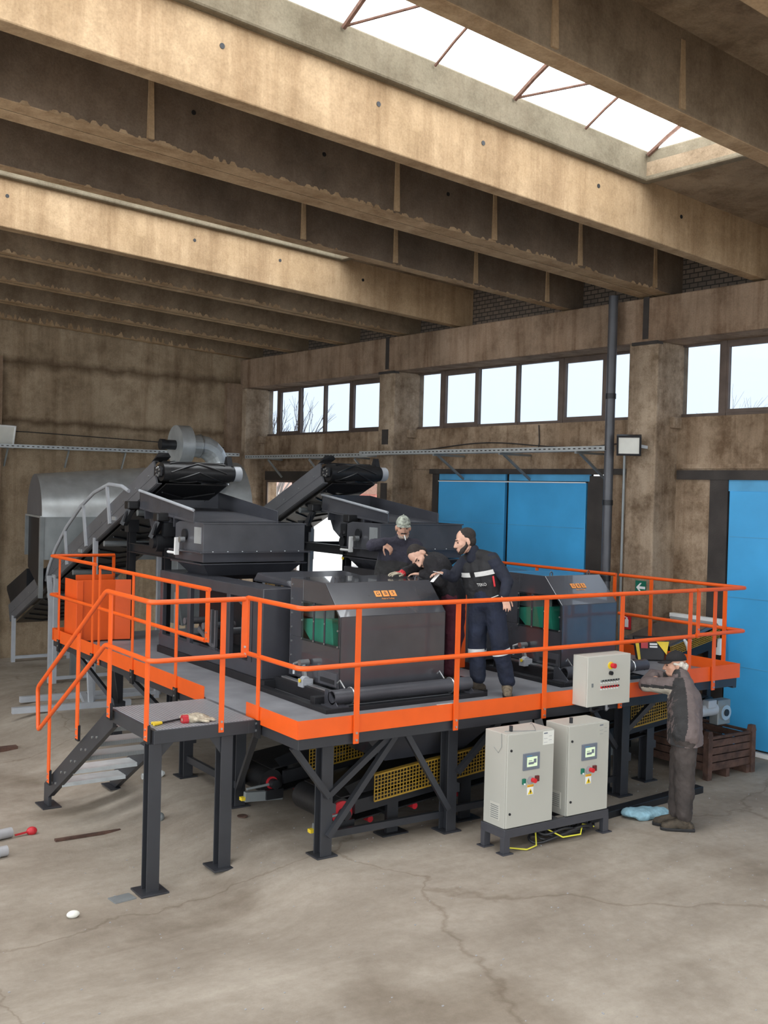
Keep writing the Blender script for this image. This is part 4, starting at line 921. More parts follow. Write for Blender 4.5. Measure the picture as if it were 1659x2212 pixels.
G().face([p0 + V((.03, 0, 0)), p1 + V((.03, 0, 0)), V((p1.x + .03, p1.y, 1.35)), V((p0.x + .03, p0.y, 1.7))]).build('end_shade_sheet', 'black', t); G().bar(p0, p1, .05, .03).build('end_rim', 'galv', t); G().bar(p0, (p0.x, p0.y, 1.9), .05, .05, (0, 1, 0)).build('end_post', 'galvd', t); G().bar(p1, (p1.x, p1.y, 1.3), .06, .06, (0, 1, 0)).build('end_post', 'galvd', t)  # black sheet stands in for the shade inside the drum's open end
g = G()
for q in (.15, .85):
    for ang in (0, pi): p = dr(q, ang); g.bar((p.x, p.y, 0), (p.x, p.y, 1.15), .08, .08, (0, 1, 0))
g.build('support_leg', 'galvd', t)
t = thing('extractor_fan', 'round galvanised fan with black motor and elbow duct on top of the drum', 'fan', (7.6, 15.8, 3.3))
fc = V((7.15, 16.3, 3.78)); ax = V((.98, .0, 0)).normalized(); sd = V((.36, .93, 0)).normalized()
G().tube([fc - ax * .12, fc + ax * .10], .325, 36).build('fan_casing', 'galv', t, smooth=True)
G().tube([fc - ax * .12, fc - ax * .36], .08, 16).tube([fc - ax * .30, fc - ax * .38], .09, 16).build('fan_motor', 'black', t, smooth=True)
e0 = fc + ax * .13; pts = [e0, e0 + ax * .18] + [e0 + ax * (.18 + .34 * sin(q)) + V((0, 0, -.34 * (1 - cos(q)))) for q in [pi / 10, pi / 5, 3 * pi / 10, 2 * pi / 5, pi / 2]] + [e0 + ax * .52 + V((0, 0, -.62))]
G().tube(pts, .185, 24).build('elbow_duct', 'galv', t, smooth=False)
for q in (1, 7):
    d_ = (pts[q] - pts[q - 1]).normalized(); G().tube([pts[q] - d_ * .012, pts[q] + d_ * .012], .20, 24).build('duct_flange', 'zinc', t)
G().bar(fc + V((0, 0, -.25)), fc + V((0, 0, -.52)), .3, .04, (0, 1, 0)).build('fan_foot', 'galvd', t)
t = thing('galvanised_chute', 'pale galvanised chute between the nearest conveyor and feeder posts', 'chute', (6.6, 14.6, 1.5))
G().hexa([(6.2, 14.2, 2.35), (7.2, 14.2, 2.35), (7.2, 15.0, 2.35), (6.2, 15.0, 2.35), (6.5, 14.4, 2.8), (7.0, 14.4, 2.8), (7.0, 14.8, 2.8), (6.5, 14.8, 2.8)]).build('chute_hood', 'galv', t)
G().box((6.2, 14.2, 1.75), (7.2, 15.0, 2.15)).build('chute_box', 'galvd', t, bevel=.01); G().prism([(6.2, 14.2, 1.7), (6.9, 14.2, 1.7), (6.65, 14.2, 1.15), (6.3, 14.2, 1.1)], (0, .8, 0)).build('chute_spout', 'galvd', t)
g = G()
for x in (6.25, 7.15): g.bar((x, 14.3, 0), (x, 14.3, 2.4), .06, .06, (0, 1, 0)); g.bar((x, 14.9, 0), (x, 14.9, 2.4), .06, .06, (0, 1, 0))
g.build('chute_legs', 'greyp', t)
t = thing('floor_frame', 'light grey steel frame lying on the floor under the far platform corner', 'frame', (4.6, 14.4, 0))
g = G(); g.bar((4.0, 14.5, .04), (5.6, 14.35, .04), .08, .08); g.bar((4.3, 15.2, .04), (6.4, 15.1, .04), .08, .08); g.bar((5.0, 14.4, .04), (5.2, 15.2, .04), .08, .08); g.build('frame_beam', 'greyp', t)
G().bar((5.05, 14.42, .05), (5.0, 14.42, .75), .06, .06, (0, 1, 0)).build('frame_upright', 'greyp', t)
t = thing('white_bag', 'tall white bulk bag standing by the gateway behind the far machine', 'bag', (9.0, 16.4, 0))
g = G()
for z0, z1, r0, r1 in ((0, .5, .45, .5), (.5, 1.1, .5, .47), (1.1, 1.3, .47, .35)): g.tube([(9.0, 16.4, z0), (9.0, 16.4, z1)], r0, 14, r2=r1)
g.build('bag_body', 'plastic', t, smooth=True)
for s in (-1, 1): G().tube([(9 + s * .3, 16.3, 1.2), (9 + s * .34, 16.3, 1.5), (9 + s * .2, 16.3, 1.55), (9 + s * .15, 16.3, 1.22)], .02, 6).build('bag_loop', 'white', t)
t = thing('cardboard_box', 'small brown cardboard box on the white bulk bag', 'box', (9.0, 16.4, 1.3)); G().box((8.8, 16.2, 1.3), (9.2, 16.6, 1.55)).build('box_body', simple('cardboard', (.42, .26, .09), .8), t)

# orange guard sheet on the deck
t = thing('guard_sheet', 'folded orange sheet metal guard standing at the far end of the deck', 'guard', (4.6, 13.1, FZ))
g = G(); g.box((4.36, 13.05, FZ + .02), (4.86, 13.062, 1.90)); g.box((4.36, 13.03, FZ + .02), (4.44, 13.05, 1.9)); g.build('front_panel', 'orange2', t, bevel=.003)
G().prism([(4.86, 13.05, FZ + .02), (5.05, 13.0, FZ + .02), (5.05, 13.012, FZ + .02), (4.86, 13.062, FZ + .02)], (0, 0, 1.9 - FZ - .02)).build('wing_panel', 'orange2', t)
G().box((4.5, 13.5, FZ), (5.0, 13.512, 1.93)).box((4.36, 13.05, FZ + .01), (4.37, 13.5, 1.9)).build('back_panel', 'orange2', t)
t = thing('guard_sheet', 'orange sheet metal guard on the deck behind the legs of the standing worker', 'guard', (7.45, 9.36, FZ))
G().prism([(7.28, 9.36, FZ + .02), (7.60, 9.36, FZ + .02), (7.60, 9.36, 2.0), (7.50, 9.36, 2.0)], (0, .012, 0)).build('front_panel', 'orange2', t)

# ------------------------------------------------------------------ belt conveyors under the deck
def lowconv(Y0, Y1, x0, z0, x1, z1, label, head=True, guards=((5.33, 6.1), (6.16, 8.1), (8.62, 9.5))):
    t = thing('belt_conveyor', label, 'conveyor', ((x0 + x1) / 2, (Y0 + Y1) / 2, 0), 'low belt conveyors under the deck')
    def Z(x): return z0 + (z1 - z0) * (x - x0) / (x1 - x0)
    for y in (Y0, Y1):
        G().hexa([(x0 + .1, y - .02, Z(x0 + .1) - .02), (x1, y - .02, Z(x1) - .02), (x1, y + .02, Z(x1) - .02), (x0 + .1, y + .02, Z(x0 + .1) - .02), (x0 + .1, y - .02, Z(x0 + .1) + .1), (x1, y - .02, Z(x1) + .1), (x1, y + .02, Z(x1) + .1), (x0 + .1, y + .02, Z(x0 + .1) + .1)]).build('side_beam', 'black', t)
    g = G()
    for dz in (.12, -.12): g.hexa([(x0, Y0 + .06, Z(x0) + dz), (x1, Y0 + .06, Z(x1) + dz), (x1, Y1 - .06, Z(x1) + dz), (x0, Y1 - .06, Z(x0) + dz), (x0, Y0 + .06, Z(x0) + dz + .012), (x1, Y0 + .06, Z(x1) + dz + .012), (x1, Y1 - .06, Z(x1) + dz + .012), (x0, Y1 - .06, Z(x0) + dz + .012)])
    g.build('belt', 'rubber', t)
    for x in (x0, x1): G().tube([(x, Y0 + .05, Z(x)), (x, Y1 - .05, Z(x))], .125, 24).build('pulley', 'rubber', t, smooth=True)
    G().tube([(x0, Y0 + .03, Z(x0)), (x0, Y0 + .055, Z(x0))], .105 if head else .06, 24).build('pulley_face', 'redw', t)
    G().tube([(x0, Y0 - .05, Z(x0)), (x0, Y0 + .03, Z(x0))], .045, 16).box((x0 - .09, Y0 - .03, Z(x0) - .14), (x0 + .09, Y0 + .01, Z(x0) - .05)).build('bearing', 'black', t)
    G().tube([(x0 - .28, Y0 + .02, Z(x0) - .02), (x0 + .06, Y0 + .02, Z(x0))], .013, 8).bar((x0 - .3, Y0 + .02, Z(x0) - .09), (x0 + .1, Y0 + .02, Z(x0) - .12), .05, .09).build('tensioner', 'galvd', t)
    G().box((x0 - .34, Y0, Z(x0) - .12), (x0 - .29, Y0 + .05, Z(x0) - .09)).build('yellow_lock', 'yellow', t)
    G().prism([(x0 + .1, Y0 + .05, Z(x0) + .14), (x1 - .3, Y0 + .05, Z(x1) + .14), (x1 - .3, Y0 - .0, Z(x1) + .3), (x0 + .3, Y0 - .0, Z(x0) + .32), (x0, Y0 + .0, Z(x0) + .24)], (0, .012, 0)).build('skirt_board', 'black', t)
    for a, b in guards:               # yellow wire mesh
        m = G(); n = int((b - a) / .034)
        m.bar((a, Y0 - .05, Z(a) + .30), (b, Y0 - .05, Z(b) + .30), .05, .008); m.bar((a, Y0 - .07, Z(a) + .065), (b, Y0 - .07, Z(b) + .065), .012, .012)
        for i in range(n + 1): x = a + (b - a) * i / n; m.bar((x, Y0 - .07, Z(x) + .07), (x, Y0 - .07, Z(x) + .30), .007, .007, (0, 1, 0))
        for i in range(8): m.bar((a, Y0 - .072, Z(a) + .07 + .032 * i), (b, Y0 - .072, Z(b) + .07 + .032 * i), .007, .007)
        m.build('mesh_guard', 'mesh', t)
    for x in (x0 + .45, x0 + 1.3, x0 + 3.2):
        g = G()
        for y in (Y0, Y1): g.box((x, y - .02, .012), (x + .12, y + .02, Z(x))); g.box((x - .08, y - .08, 0), (x + .2, y + .08, .014))
        g.box((x, Y0, Z(x) - .12), (x + .12, Y1, Z(x) - .09)); g.build('support', 'black', t)
    for k in range(5): G().tube([(x0 + .35 + k * .5, Y0 + .1, Z(x0 + .35 + k * .5) - .16), (x0 + .35 + k * .5, Y0 + .22, Z(x0 + .35 + k * .5) - .16)], .03, 14).build('red_roller', 'redw', t)
    if head:
        for a, b in ((5.15, 6.85), (7.35, 8.75)):
            m_ = (a + b) / 2; G().hexa([(m_ - .45, Y0 + .1, Z(m_) + .3), (m_ + .45, Y0 + .1, Z(m_) + .3), (m_ + .45, Y1 - .1, Z(m_) + .3), (m_ - .45, Y1 - .1, Z(m_) + .3), (a, Y0 - .08, .985), (b, Y0 - .08, .985), (b, Y1 + .1, .985), (a, Y1 + .1, .985)]).build('feed_chute', 'anth', t)
        gm = G().box((x1 - .10, Y0 - .16, Z(x1) - .16), (x1 + .12, Y0 - .04, Z(x1) + .12)); gm.build('gear_case', 'galvd', t, bevel=.01)
        G().tube([(x1 + .01, Y0 - .16, Z(x1) - .02), (x1 + .01, Y0 - .19, Z(x1) - .02)], .085, 24).build('gear_flange', 'galv', t)
        G().tube([(x1 + .01, Y0 - .17, Z(x1) - .02), (x1 + .01, Y0 - .2, Z(x1) - .02)], .04, 18).build('output_bore', 'black', t)
        G().tube([(x1 - .10, Y0 - .1, Z(x1) + .02), (x1 - .42, Y0 - .1, Z(x1) + .02)], .075, 20).build('motor', 'greyp', t, smooth=True); G().box((x1 - .3, Y0 - .19, Z(x1) + .05), (x1 - .16, Y0 - .1, Z(x1) + .14)).build('terminal_box', 'greyp', t, bevel=.01)
    return t
lowconv(7.86, 8.62, 5.06, .25, 10.04, .72, 'nearest low belt conveyor under the deck with yellow mesh guards and red pulley')
lowconv(8.95, 9.7, 4.95, .27, 9.2, .72, 'second low belt conveyor under the deck, behind the first', False, ((5.3, 6.2), (6.3, 8.9)))
t = thing('discharge_conveyor', 'dark covered conveyor with yellow mesh rising beyond the orange rail by the blue door', 'conveyor', (10.4, 8.8, 0))
def Z3(x): return 1.235 + .2 * (x - 9.95)
x0, x1 = 9.96, 10.86
for y in (8.45, 9.2): G().hexa([(x0, y - .01, Z3(x0) - .12), (x1, y - .01, Z3(x1) - .12), (x1, y + .01, Z3(x1) - .12), (x0, y + .01, Z3(x0) - .12), (x0, y - .01, Z3(x0)), (x1, y - .01, Z3(x1)), (x1, y + .01, Z3(x1)), (x0, y + .01, Z3(x0))]).build('side_beam', 'black', t)
G().hexa([(x0, 8.42, Z3(x0) + .11), (x1 + .03, 8.42, Z3(x1) + .15), (x1 + .03, 9.22, Z3(x1) + .15), (x0, 9.22, Z3(x0) + .11), (x0, 8.46, Z3(x0) + .13), (x1 + .03, 8.46, Z3(x1) + .19), (x1 + .03, 9.18, Z3(x1) + .19), (x0, 9.18, Z3(x0) + .13)]).build('top_cover', 'hoodp', t, bevel=.01)
m = G()
for i in range(30): x = x0 + (x1 - x0) * i / 29; m.bar((x, 8.425, Z3(x)), (x, 8.425, Z3(x) + .12), .006, .006, (0, 1, 0))
for i in range(6): m.bar((x0, 8.42, Z3(x0) + .022 * i), (x1, 8.42, Z3(x1) + .022 * i), .008, .008)
m.build('mesh_guard', 'mesh', t)
G().tube([(x1 - .05, 8.48, Z3(x1) - .03), (x1 - .05, 9.17, Z3(x1) - .03)], .12, 24).build('head_drum', 'rubber', t, smooth=True)
G().box((x1 - .02, 8.4, Z3(x1) - .22), (x1 + .06, 8.5, Z3(x1) - .02)).build('end_plate', 'white', t)
G().box((x1 - .02, 8.42, Z3(x1) + .13), (x1 + .06, 9.2, Z3(x1) + .22)).build('end_plate', 'white', t)
for x in (x0 + .1, x1 - .12):
    for y in (8.5, 9.15): G().bar((x, y, 0), (x, y, Z3(x) - .1), .07, .07, (0, 1, 0)).build('leg', 'black', t)
# ------------------------------------------------------------------ control cabinets
def cabinet(X0, X1, label, sheet):
    Yf, z0, z1 = 6.88, .215, 1.035
    t = thing('control_cabinet', label, 'cabinet', ((X0 + X1) / 2, 7.03, z0), 'tall control cabinets on the stand')
    G().box((X0, Yf + .02, z0), (X1, Yf + .30, z1)).build('body', 'cabin', t, bevel=.005)
    d = G().box((X0 + .002, Yf, z0 + .006), (X1 - .002, Yf + .018, z1 - .004)).build('door', 'cabin', t, bevel=.004)
    G().tube([(X0 + .04, Yf, z0 + .68), (X0 + .04, Yf - .008, z0 + .68)], .011, 14).tube([(X0 + .04, Yf, z0 + .13), (X0 + .04, Yf - .008, z0 + .13)], .011, 14).build('lock', 'black', d)
    cx = (X0 + X1) / 2 + .0
    h = G().box((cx - .095, Yf - .012, .705), (cx + .095, Yf, .852)).build('display_panel', 'hmi', t, bevel=.003)
    G().box((cx - .055, Yf - .015, .735), (cx + .062, Yf - .011, .818)).build('screen', 'lcd', h)
    g = G(); g.box((cx - .04, Yf - .0165, .755), (cx + .02, Yf - .015, .775)); g.box((cx + .02, Yf - .0165, .765), (cx + .05, Yf - .015, .80)); g.box((cx - .04, Yf - .0165, .785), (cx - .0, Yf - .015, .79)); g.build('screen_graphics', 'hmi', h)
    G().box((cx - .062, Yf - .014, .826), (cx - .0, Yf - .0118, .832)).build('maker_bar', 'bluedark', h)
    b = G().box((cx - .098, Yf - .02, .585), (cx - .066, Yf, .635)).build('start_button', 'green', t, bevel=.003)
    G().box((cx - .094, Yf - .024, .585), (cx - .076, Yf - .02, .598)).build('button_label', 'white', b)
    G().tube([(cx, Yf, .61), (cx, Yf - .006, .61)], .036, 18).build('switch_ring', 'grey', t); s_ = G().tube([(cx + .02, Yf - .006, .612), (cx + .02, Yf - .045, .612)], .02, 16).build('emergency_stop', 'red', t, smooth=True)
    G().box((cx + .05, Yf - .02, .595), (cx + .09, Yf, .645)).build('mode_switch', simple('dark_red_switch', (.13, .02, .02), .4), t, bevel=.003)
    w = G().box((cx - .035, Yf - .003, .485), (cx + .035, Yf, .55)).build('warning_label', 'white', t)
    g = G().prism([(cx - .03, Yf - .005, .489), (cx + .03, Yf - .005, .489), (cx, Yf - .005, .54)], (0, .003, 0)); g.box((cx - .035, Yf - .004, .553), (cx + .035, Yf, .572)); g.build('warning_triangle', 'yellow', w)
    g = G().prism([(cx + .004, Yf - .008, .53), (cx - .008, Yf - .008, .508), (cx, Yf - .008, .508), (cx - .004, Yf - .008, .493), (cx + .009, Yf - .008, .515), (cx + .001, Yf - .008, .515)], (0, .003, 0)); g.build('lightning_mark', 'black', w)
    m = Matrix(((1, 0, 0), (0, 0, -1), (0, 1, 0))).to_4x4(); m.translation = V((cx, Yf - .005, .562)); G().text('DANGER', m, .017, .0005).build('warning_word', 'red', w)
    p = G().box((X1 - .135, Yf - .003, .905), (X1 - .008, Yf, 1.022)).build('type_sheet', 'paper' if sheet else 'cabin', t)
    g = G().box((X1 - .128, Yf - .004, 1.002), (X1 - .085, Yf - .003, 1.012)); 
    for k in range(4): g.box((X1 - .128 + (k % 2) * .06, Yf - .004, .925 + k * .017), (X1 - .085 + (k % 2) * .05, Yf - .003, .927 + k * .017))
    g.build('sheet_print', 'hmi', p)
    v = G().box((X0 - .006, Yf + .08, .27), (X0, Yf + .21, .42)); v.build('vent_grille', 'ral', t, bevel=.002)
    g = G()
    for k in range(7): g.box((X0 - .009, Yf + .095, .285 + k * .018), (X0 - .005, Yf + .195, .29 + k * .018))
    g.build('vent_slat', 'galvd', t)
    g = G().tube([(X0 + .12, Yf + .1, z1), (X0 + .12, Yf + .1, z1 + .05)], .016, 12); g.build('cable_gland', 'black', t)
    return t
cabinet(6.085, 6.63, 'tall grey control cabinet nearest the stairs with cream type sheet and loose wire', True)
cabinet(6.81, 7.325, 'tall grey control cabinet under the hanging control box', False)
t = thing('loose_wire', 'thin pale wire looped over the top of the first control cabinet', 'wire', (6.4, 7.0, 1.03))
G().tube([(6.15, 7.0, 1.038), (6.3, 6.93, 1.04), (6.42, 6.9, 1.038), (6.5, 7.0, 1.04), (6.56, 7.1, 1.05), (6.58, 7.2, 1.0)], .003, 6).build('wire', 'galvd', t)
G().tube([(6.08, 6.96, 1.035), (6.075, 6.95, .92), (6.075, 6.99, .86), (6.075, 7.05, .9)], .002, 6).build('wire_end', 'galvd', t)
t = thing('cabinet_stand', 'low dark steel stand carrying the two control cabinets', 'stand', (6.7, 7.03, 0))
g = G()
g.bar((6.07, 6.90, .175), (7.34, 6.90, .175), .05, .075); g.bar((6.07, 7.17, .175), (7.34, 7.17, .175), .05, .075)
for x in (6.095, 6.72, 7.315): g.bar((x, 6.9, .175), (x, 7.17, .175), .05, .075)
g.build('frame', 'anth', t, bevel=.004)
for x in (6.10, 7.31):
    for y in (6.90, 7.16): G().bar((x, y, .01), (x, y, .15), .07, .05, (0, 1, 0)).box((x - .06, y - .05, 0), (x + .06, y + .05, .01)).build('leg', 'anth', t, bevel=.003)
t = thing('cable_bundle', 'coil of black and yellow cables lying under the cabinet stand', 'cables', (6.7, 7.0, 0))
random.seed(4)
for k in range(5):
    c = V((6.78 + .08 * k % .3, 7.0, .03 + .015 * k)); a_, b_ = .30 - .02 * k, .1
    G().tube([c + V((a_ * cos(q), b_ * sin(q), .02 * sin(3 * q))) for q in [i * pi / 12 for i in range(24)]], .013, 8).build('black_cable', 'cable', t, smooth=True)
for pts in ([(6.2, 6.95, .02), (6.32, 6.86, .012), (6.45, 6.88, .02), (6.5, 6.95, .12)], [(6.6, 6.98, .14), (6.75, 6.86, .05), (6.95, 6.84, .05), (7.06, 6.93, .1), (7.2, 6.92, .06)]):
    G().tube(pts, .007, 8).build('earth_cable', 'ycable', t, smooth=True)
for x in (6.95, 7.0, 7.05): G().tube([(x, 7.0, .17), (x + .02, 7.0, .1), (x - .02, 6.97, .03)], .012, 8).build('black_cable', 'cable', t)
t = thing('cable_duct', 'dark flat cable duct on the floor running from the cabinet stand past the leaning man', 'duct', (8.2, 7.25, 0))
G().hexa([(7.36, 7.12, .0), (9.2, 7.28, .0), (9.2, 7.40, .0), (7.36, 7.24, .0), (7.36, 7.12, .07), (9.2, 7.28, .07), (9.2, 7.40, .07), (7.36, 7.24, .07)]).build('duct_body', 'black', t, bevel=.006)
G().box((7.37, 7.112, .04), (7.46, 7.125, .055)).build('duct_label', 'white', t)
# hanging control box
t = thing('control_box', 'grey control box with emergency stop and rows of switches hung on the platform edge', 'control box', (7.64, 7.28, 1.1))
G().box((7.352, 7.22, 1.095), (7.935, 7.40, 1.578)).build('body', 'ral', t, bevel=.006); d = G().box((7.350, 7.20, 1.095), (7.937, 7.218, 1.578)).build('door', 'ral', t, bevel=.005)
G().tube([(7.655, 7.2, 1.478), (7.655, 7.19, 1.478)], .036, 20).build('yellow_ring', 'yellow', t); G().tube([(7.665, 7.19, 1.478), (7.67, 7.15, 1.478)], .024, 18).build('emergency_stop', 'red', t, smooth=True)
G().tube([(7.655, 7.2, 1.405), (7.655, 7.175, 1.405)], .02, 16).build('main_switch', 'black', t)
for row, (z, mt) in enumerate(((1.335, 'green'), (1.275, 'red'))):
    for k in range(7):
        x = 7.535 + k * .036
        o = G().tube([(x, 7.2, z), (x, 7.185, z)], .0105, 12).build('indicator_lamp', mt if row else 'galvd', t)
        G().tube([(x + .006, 7.185, z + .006), (x + .006, 7.176, z + .006)], .007, 8).build('lamp_cap', 'black', o); G().box((x - .010, 7.196, z - .026), (x + .010, 7.2, z - .015)).build('lamp_label', 'white', o)
G().box((7.405, 7.194, 1.285), (7.425, 7.2, 1.32)).build('latch', 'galvd', d)
G().tube([(7.5, 7.3, 1.095), (7.5, 7.3, 1.04), (7.58, 7.34, 1.01), (7.72, 7.4, 1.01)], .016, 8).build('cable_tail', 'cable', t); G().tube([(7.72, 7.3, 1.095), (7.72, 7.3, 1.03), (7.76, 7.34, 1.01), (7.85, 7.4, 1.01)], .013, 8).build('conduit_tail', 'grey', t)

# ------------------------------------------------------------------ small things
def blob(g, vox, name, mats, parent, disp=0, dsize=.1, paint=None, smooth=6, label=None, cut=()):
    """fuse overlapping solids into one continuous skin"""
    me = bpy.data.meshes.new(name); bmesh.ops.recalc_face_normals(g.bm, faces=g.bm.faces); g.bm.to_mesh(me); g.bm.free()
    loc = WLOC[parent]; me.transform(Matrix.Translation(-loc))
    o = bpy.data.objects.new(name, me); COL.objects.link(o)
    m = o.modifiers.new('r', 'REMESH'); m.mode = 'VOXEL'; m.voxel_size = vox
    m = o.modifiers.new('s', 'SMOOTH'); m.iterations = smooth; m.factor = .5
    if disp:
        tx = bpy.data.textures.new('folds', 'CLOUDS'); tx.noise_scale = dsize; tx.noise_depth = 3
        m = o.modifiers.new('d', 'DISPLACE'); m.texture = tx; m.strength = disp; m.texture_coords = 'LOCAL'
    dg = bpy.context.evaluated_depsgraph_get(); nm = bpy.data.meshes.new_from_object(o.evaluated_get(dg)); nm.name = name
    bpy.data.objects.remove(o); bpy.data.meshes.remove(me)
    if cut:                           # clean hems
        b = bmesh.new(); b.from_mesh(nm)
        for co, no in cut: bmesh.ops.bisect_plane(b, geom=b.verts[:] + b.edges[:] + b.faces[:], plane_co=V(co) - loc, plane_no=V(no), clear_outer=True)
        b.to_mesh(nm); b.free()
    nm.materials.clear()
    for k in (mats if isinstance(mats, (list, tuple)) else [mats]): nm.materials.append(MAT[k])
    for p in nm.polygons:
        p.use_smooth = True
        p.material_index = paint(p.center + loc, p.normal) if paint else 0
    r = bpy.data.objects.new(name, nm); COL.objects.link(r); r.parent = parent; WLOC[r] = loc
    if label: r['label'] = label
    return r
t = thing('tool_bag', 'black and yellow bag with red badge standing on the platform by the orange toe board', 'bag', (9.75, 8.62, FZ + .07))
c = V((9.76, 8.55, FZ + .07))
s_ = V((.80, -.60, 0)); n_ = V((-.60, -.80, 0))
def PB(x, y, z): return c + s_ * x + n_ * y + V((0, 0, z))
g = G(); g.hexa([PB(-.16, -.09, 0), PB(.16, -.09, 0), PB(.15, .09, 0), PB(-.15, .09, 0), PB(-.22, -.03, .29), PB(.20, -.03, .29), PB(.19, .03, .27), PB(-.21, .03, .27)]); g.build('bag_body', 'black', t, bevel=.02)
G().prism([PB(.05, .062, .23), PB(.2, .045, .23), PB(.17, .08, .08)], n_ * .01).build('yellow_panel', 'yellow', t); G().prism([PB(-.2, .055, .24), PB(-.16, .065, .24), PB(-.13, .1, .0), PB(-.16, .1, .0)], n_ * .01).build('yellow_strap', 'yellow', t)
G().prism([PB(-.13, .075, .15), PB(-.05, .075, .15), PB(-.05, .065, .23), PB(-.13, .065, .23)], n_ * .012).build('red_badge', 'redw', t); G().prism([PB(-.03, .075, .19), PB(.06, .07, .19), PB(.06, .066, .21), PB(-.03, .068, .21)], n_ * .012).prism([PB(-.03, .08, .16), PB(.06, .08, .16), PB(.06, .074, .178), PB(-.03, .074, .178)], n_ * .012).build('white_lettering', 'white', t)
t = thing('work_glove', 'pale glove resting on the yellow mesh of the discharge conveyor', 'glove', (10.2, 8.35, 1.3))
g = G(); g.cap((10.18, 8.40, 1.42), (10.24, 8.40, 1.35), .018, .028); g.cap((10.24, 8.40, 1.36), (10.30, 8.40, 1.41), .02, .014); g.cap((10.24, 8.40, 1.36), (10.25, 8.40, 1.30), .026, .02); blob(g, .006, 'glove_body', 'white', t)
t = thing('pliers', 'yellow handled pliers lying on the landing grating', 'pliers', (3.55, 8.25, 1.127))
G().tube([(3.42, 8.24, 1.138), (3.50, 8.27, 1.138)], .013, 8).tube([(3.42, 8.29, 1.138), (3.50, 8.275, 1.138)], .013, 8).build('handle', 'yellow', t); G().tube([(3.50, 8.27, 1.138), (3.6, 8.30, 1.138), (3.72, 8.34, 1.14)], .009, 8).build('jaw', 'black', t)
t = thing('work_glove', 'dirty pair of work gloves lying on the landing grating', 'glove', (3.82, 8.25, 1.127))
g = G(); g.cap((3.70, 8.24, 1.15), (3.84, 8.22, 1.155), .035, .04)
for k in range(4): g.cap((3.84, 8.19 + k * .024, 1.15), (3.95 - abs(k - 1.5) * .015, 8.16 + k * .035, 1.14), .014, .011)
g.cap((3.78, 8.19, 1.15), (3.86, 8.13, 1.14), .016, .012); g.cap((3.72, 8.34, 1.145), (3.86, 8.33, 1.15), .03, .03)
for k in range(3): g.cap((3.86, 8.31 + k * .022, 1.148), (3.94, 8.31 + k * .03, 1.14), .013, .010)
blob(g, .006, 'glove_body', 'glove', t, .008, .04); G().tube([(3.67, 8.245, 1.15), (3.72, 8.24, 1.15)], .04, 12).build('cuff', 'redw', t)
t = thing('blue_cloth', 'folded blue cloth lying on the floor between the cabinets and the leaning man', 'cloth', (8.0, 7.02, 0))
g = G(); g.ell((7.98, 7.02, .045), (.20, .13, .045)); g.ell((8.12, 6.96, .05), (.12, .09, .04)); g.ell((7.86, 7.08, .05), (.1, .08, .045)); g.cap((7.85, 6.95, .03), (8.15, 6.88, .03), .03, .03); blob(g, .01, 'cloth_folds', 'rag', t, .02, .06)
# rusty stillage
t = thing('rusty_crate', 'rusty brown steel crate with corner posts on the floor by the blue door', 'crate', (10.05, 8.0, 0))
x0, x1, y0, y1 = 9.66, 10.42, 7.60, 8.5
for x in (x0, x1):
    for y in (y0, y1): G().box((x - .035, y - .035, 0), (x + .035, y + .035, .47)).prism([(x - .05, y - .03, .47), (x + .05, y - .03, .47), (x + .03, y - .03, .54), (x - .03, y - .03, .54)], (0, .06, 0)).build('corner_post', 'rust', t)
for (a, b) in (((x0, y0), (x1, y0)), ((x0, y1), (x1, y1)), ((x0, y0), (x0, y1)), ((x1, y0), (x1, y1))):
    g = G()
    for k in range(4): g.bar((*a, .14 + k * .085), (*b, .14 + k * .085), .02, .072)
    g.bar((*a, .46), (*b, .46), .03, .03); g.build('side_boards', 'rust', t)
G().box((x0, y0, .09), (x1, y1, .11)).build('crate_floor', 'rust', t)
for x in (x0 + .3, x1 - .1): G().box((x, y0 - .02, .0), (x + .06, y1, .09)).build('skid', 'rust', t)
g = G(); random.seed(9)
for _ in range(40): g.box((xx := random.uniform(x0 + .05, x1 - .15), yy := random.uniform(y0 + .05, y1 - .15), .11), (xx + random.uniform(.03, .12), yy + random.uniform(.03, .12), .11 + random.uniform(.03, .2)))
o = g.build('scrap_pieces', 'rust', t); o['kind'] = 'stuff'
t = thing('grey_cover_sheet', 'grey rubber sheet lying over the back of the rusty crate', 'sheet', (9.95, 8.5, .5)); G().hexa([(9.5, 8.42, .545), (10.3, 8.42, .545), (10.3, 9.0, .56), (9.5, 9.0, .56), (9.5, 8.42, .56), (10.3, 8.42, .56), (10.3, 9.0, .575), (9.5, 9.0, .575)]).bar((9.55, 8.95, 0), (9.55, 8.95, .56), .05, .05, (0, 1, 0)).bar((10.25, 8.95, 0), (10.25, 8.95, .56), .05, .05, (0, 1, 0)).build('sheet', 'galvd', t)
# floor scraps
def lie(name, label, cat, fn, p, mat):
    z = fz(p[0], p[1]); t = thing(name, label, cat, (p[0], p[1], z)); g = G(); fn(g, V((p[0], p[1], z))); g.build('piece', mat, t, smooth=(name == 'pipe_offcut')); return t
def pipe_at(d): return lambda g, c: g.pipe(c + V((-d[0], -d[1], .05)), c + V((d[0], d[1], .05)), .046, .036)
lie('pipe_offcut', 'short grey pipe offcut on the white plastic, by the red tag', 'pipe', pipe_at((.13, .03)), (2.66, 10.03), 'grey')
lie('pipe_offcut', 'short grey pipe offcut on the floor, nearer than the red tag', 'pipe', pipe_at((.17, .02)), (2.45, 9.55), 'grey')
t = lie('red_tag', 'crumpled red and white tag beside the foot of the stair', 'tag', lambda g, c: g.ell(c + V((0, 0, .03)), (.05, .04, .04)).bar(c + V((-.16, -.02, .02)), c + V((0, 0, .03)), .02, .012), (2.98, 10.06), 'redw')
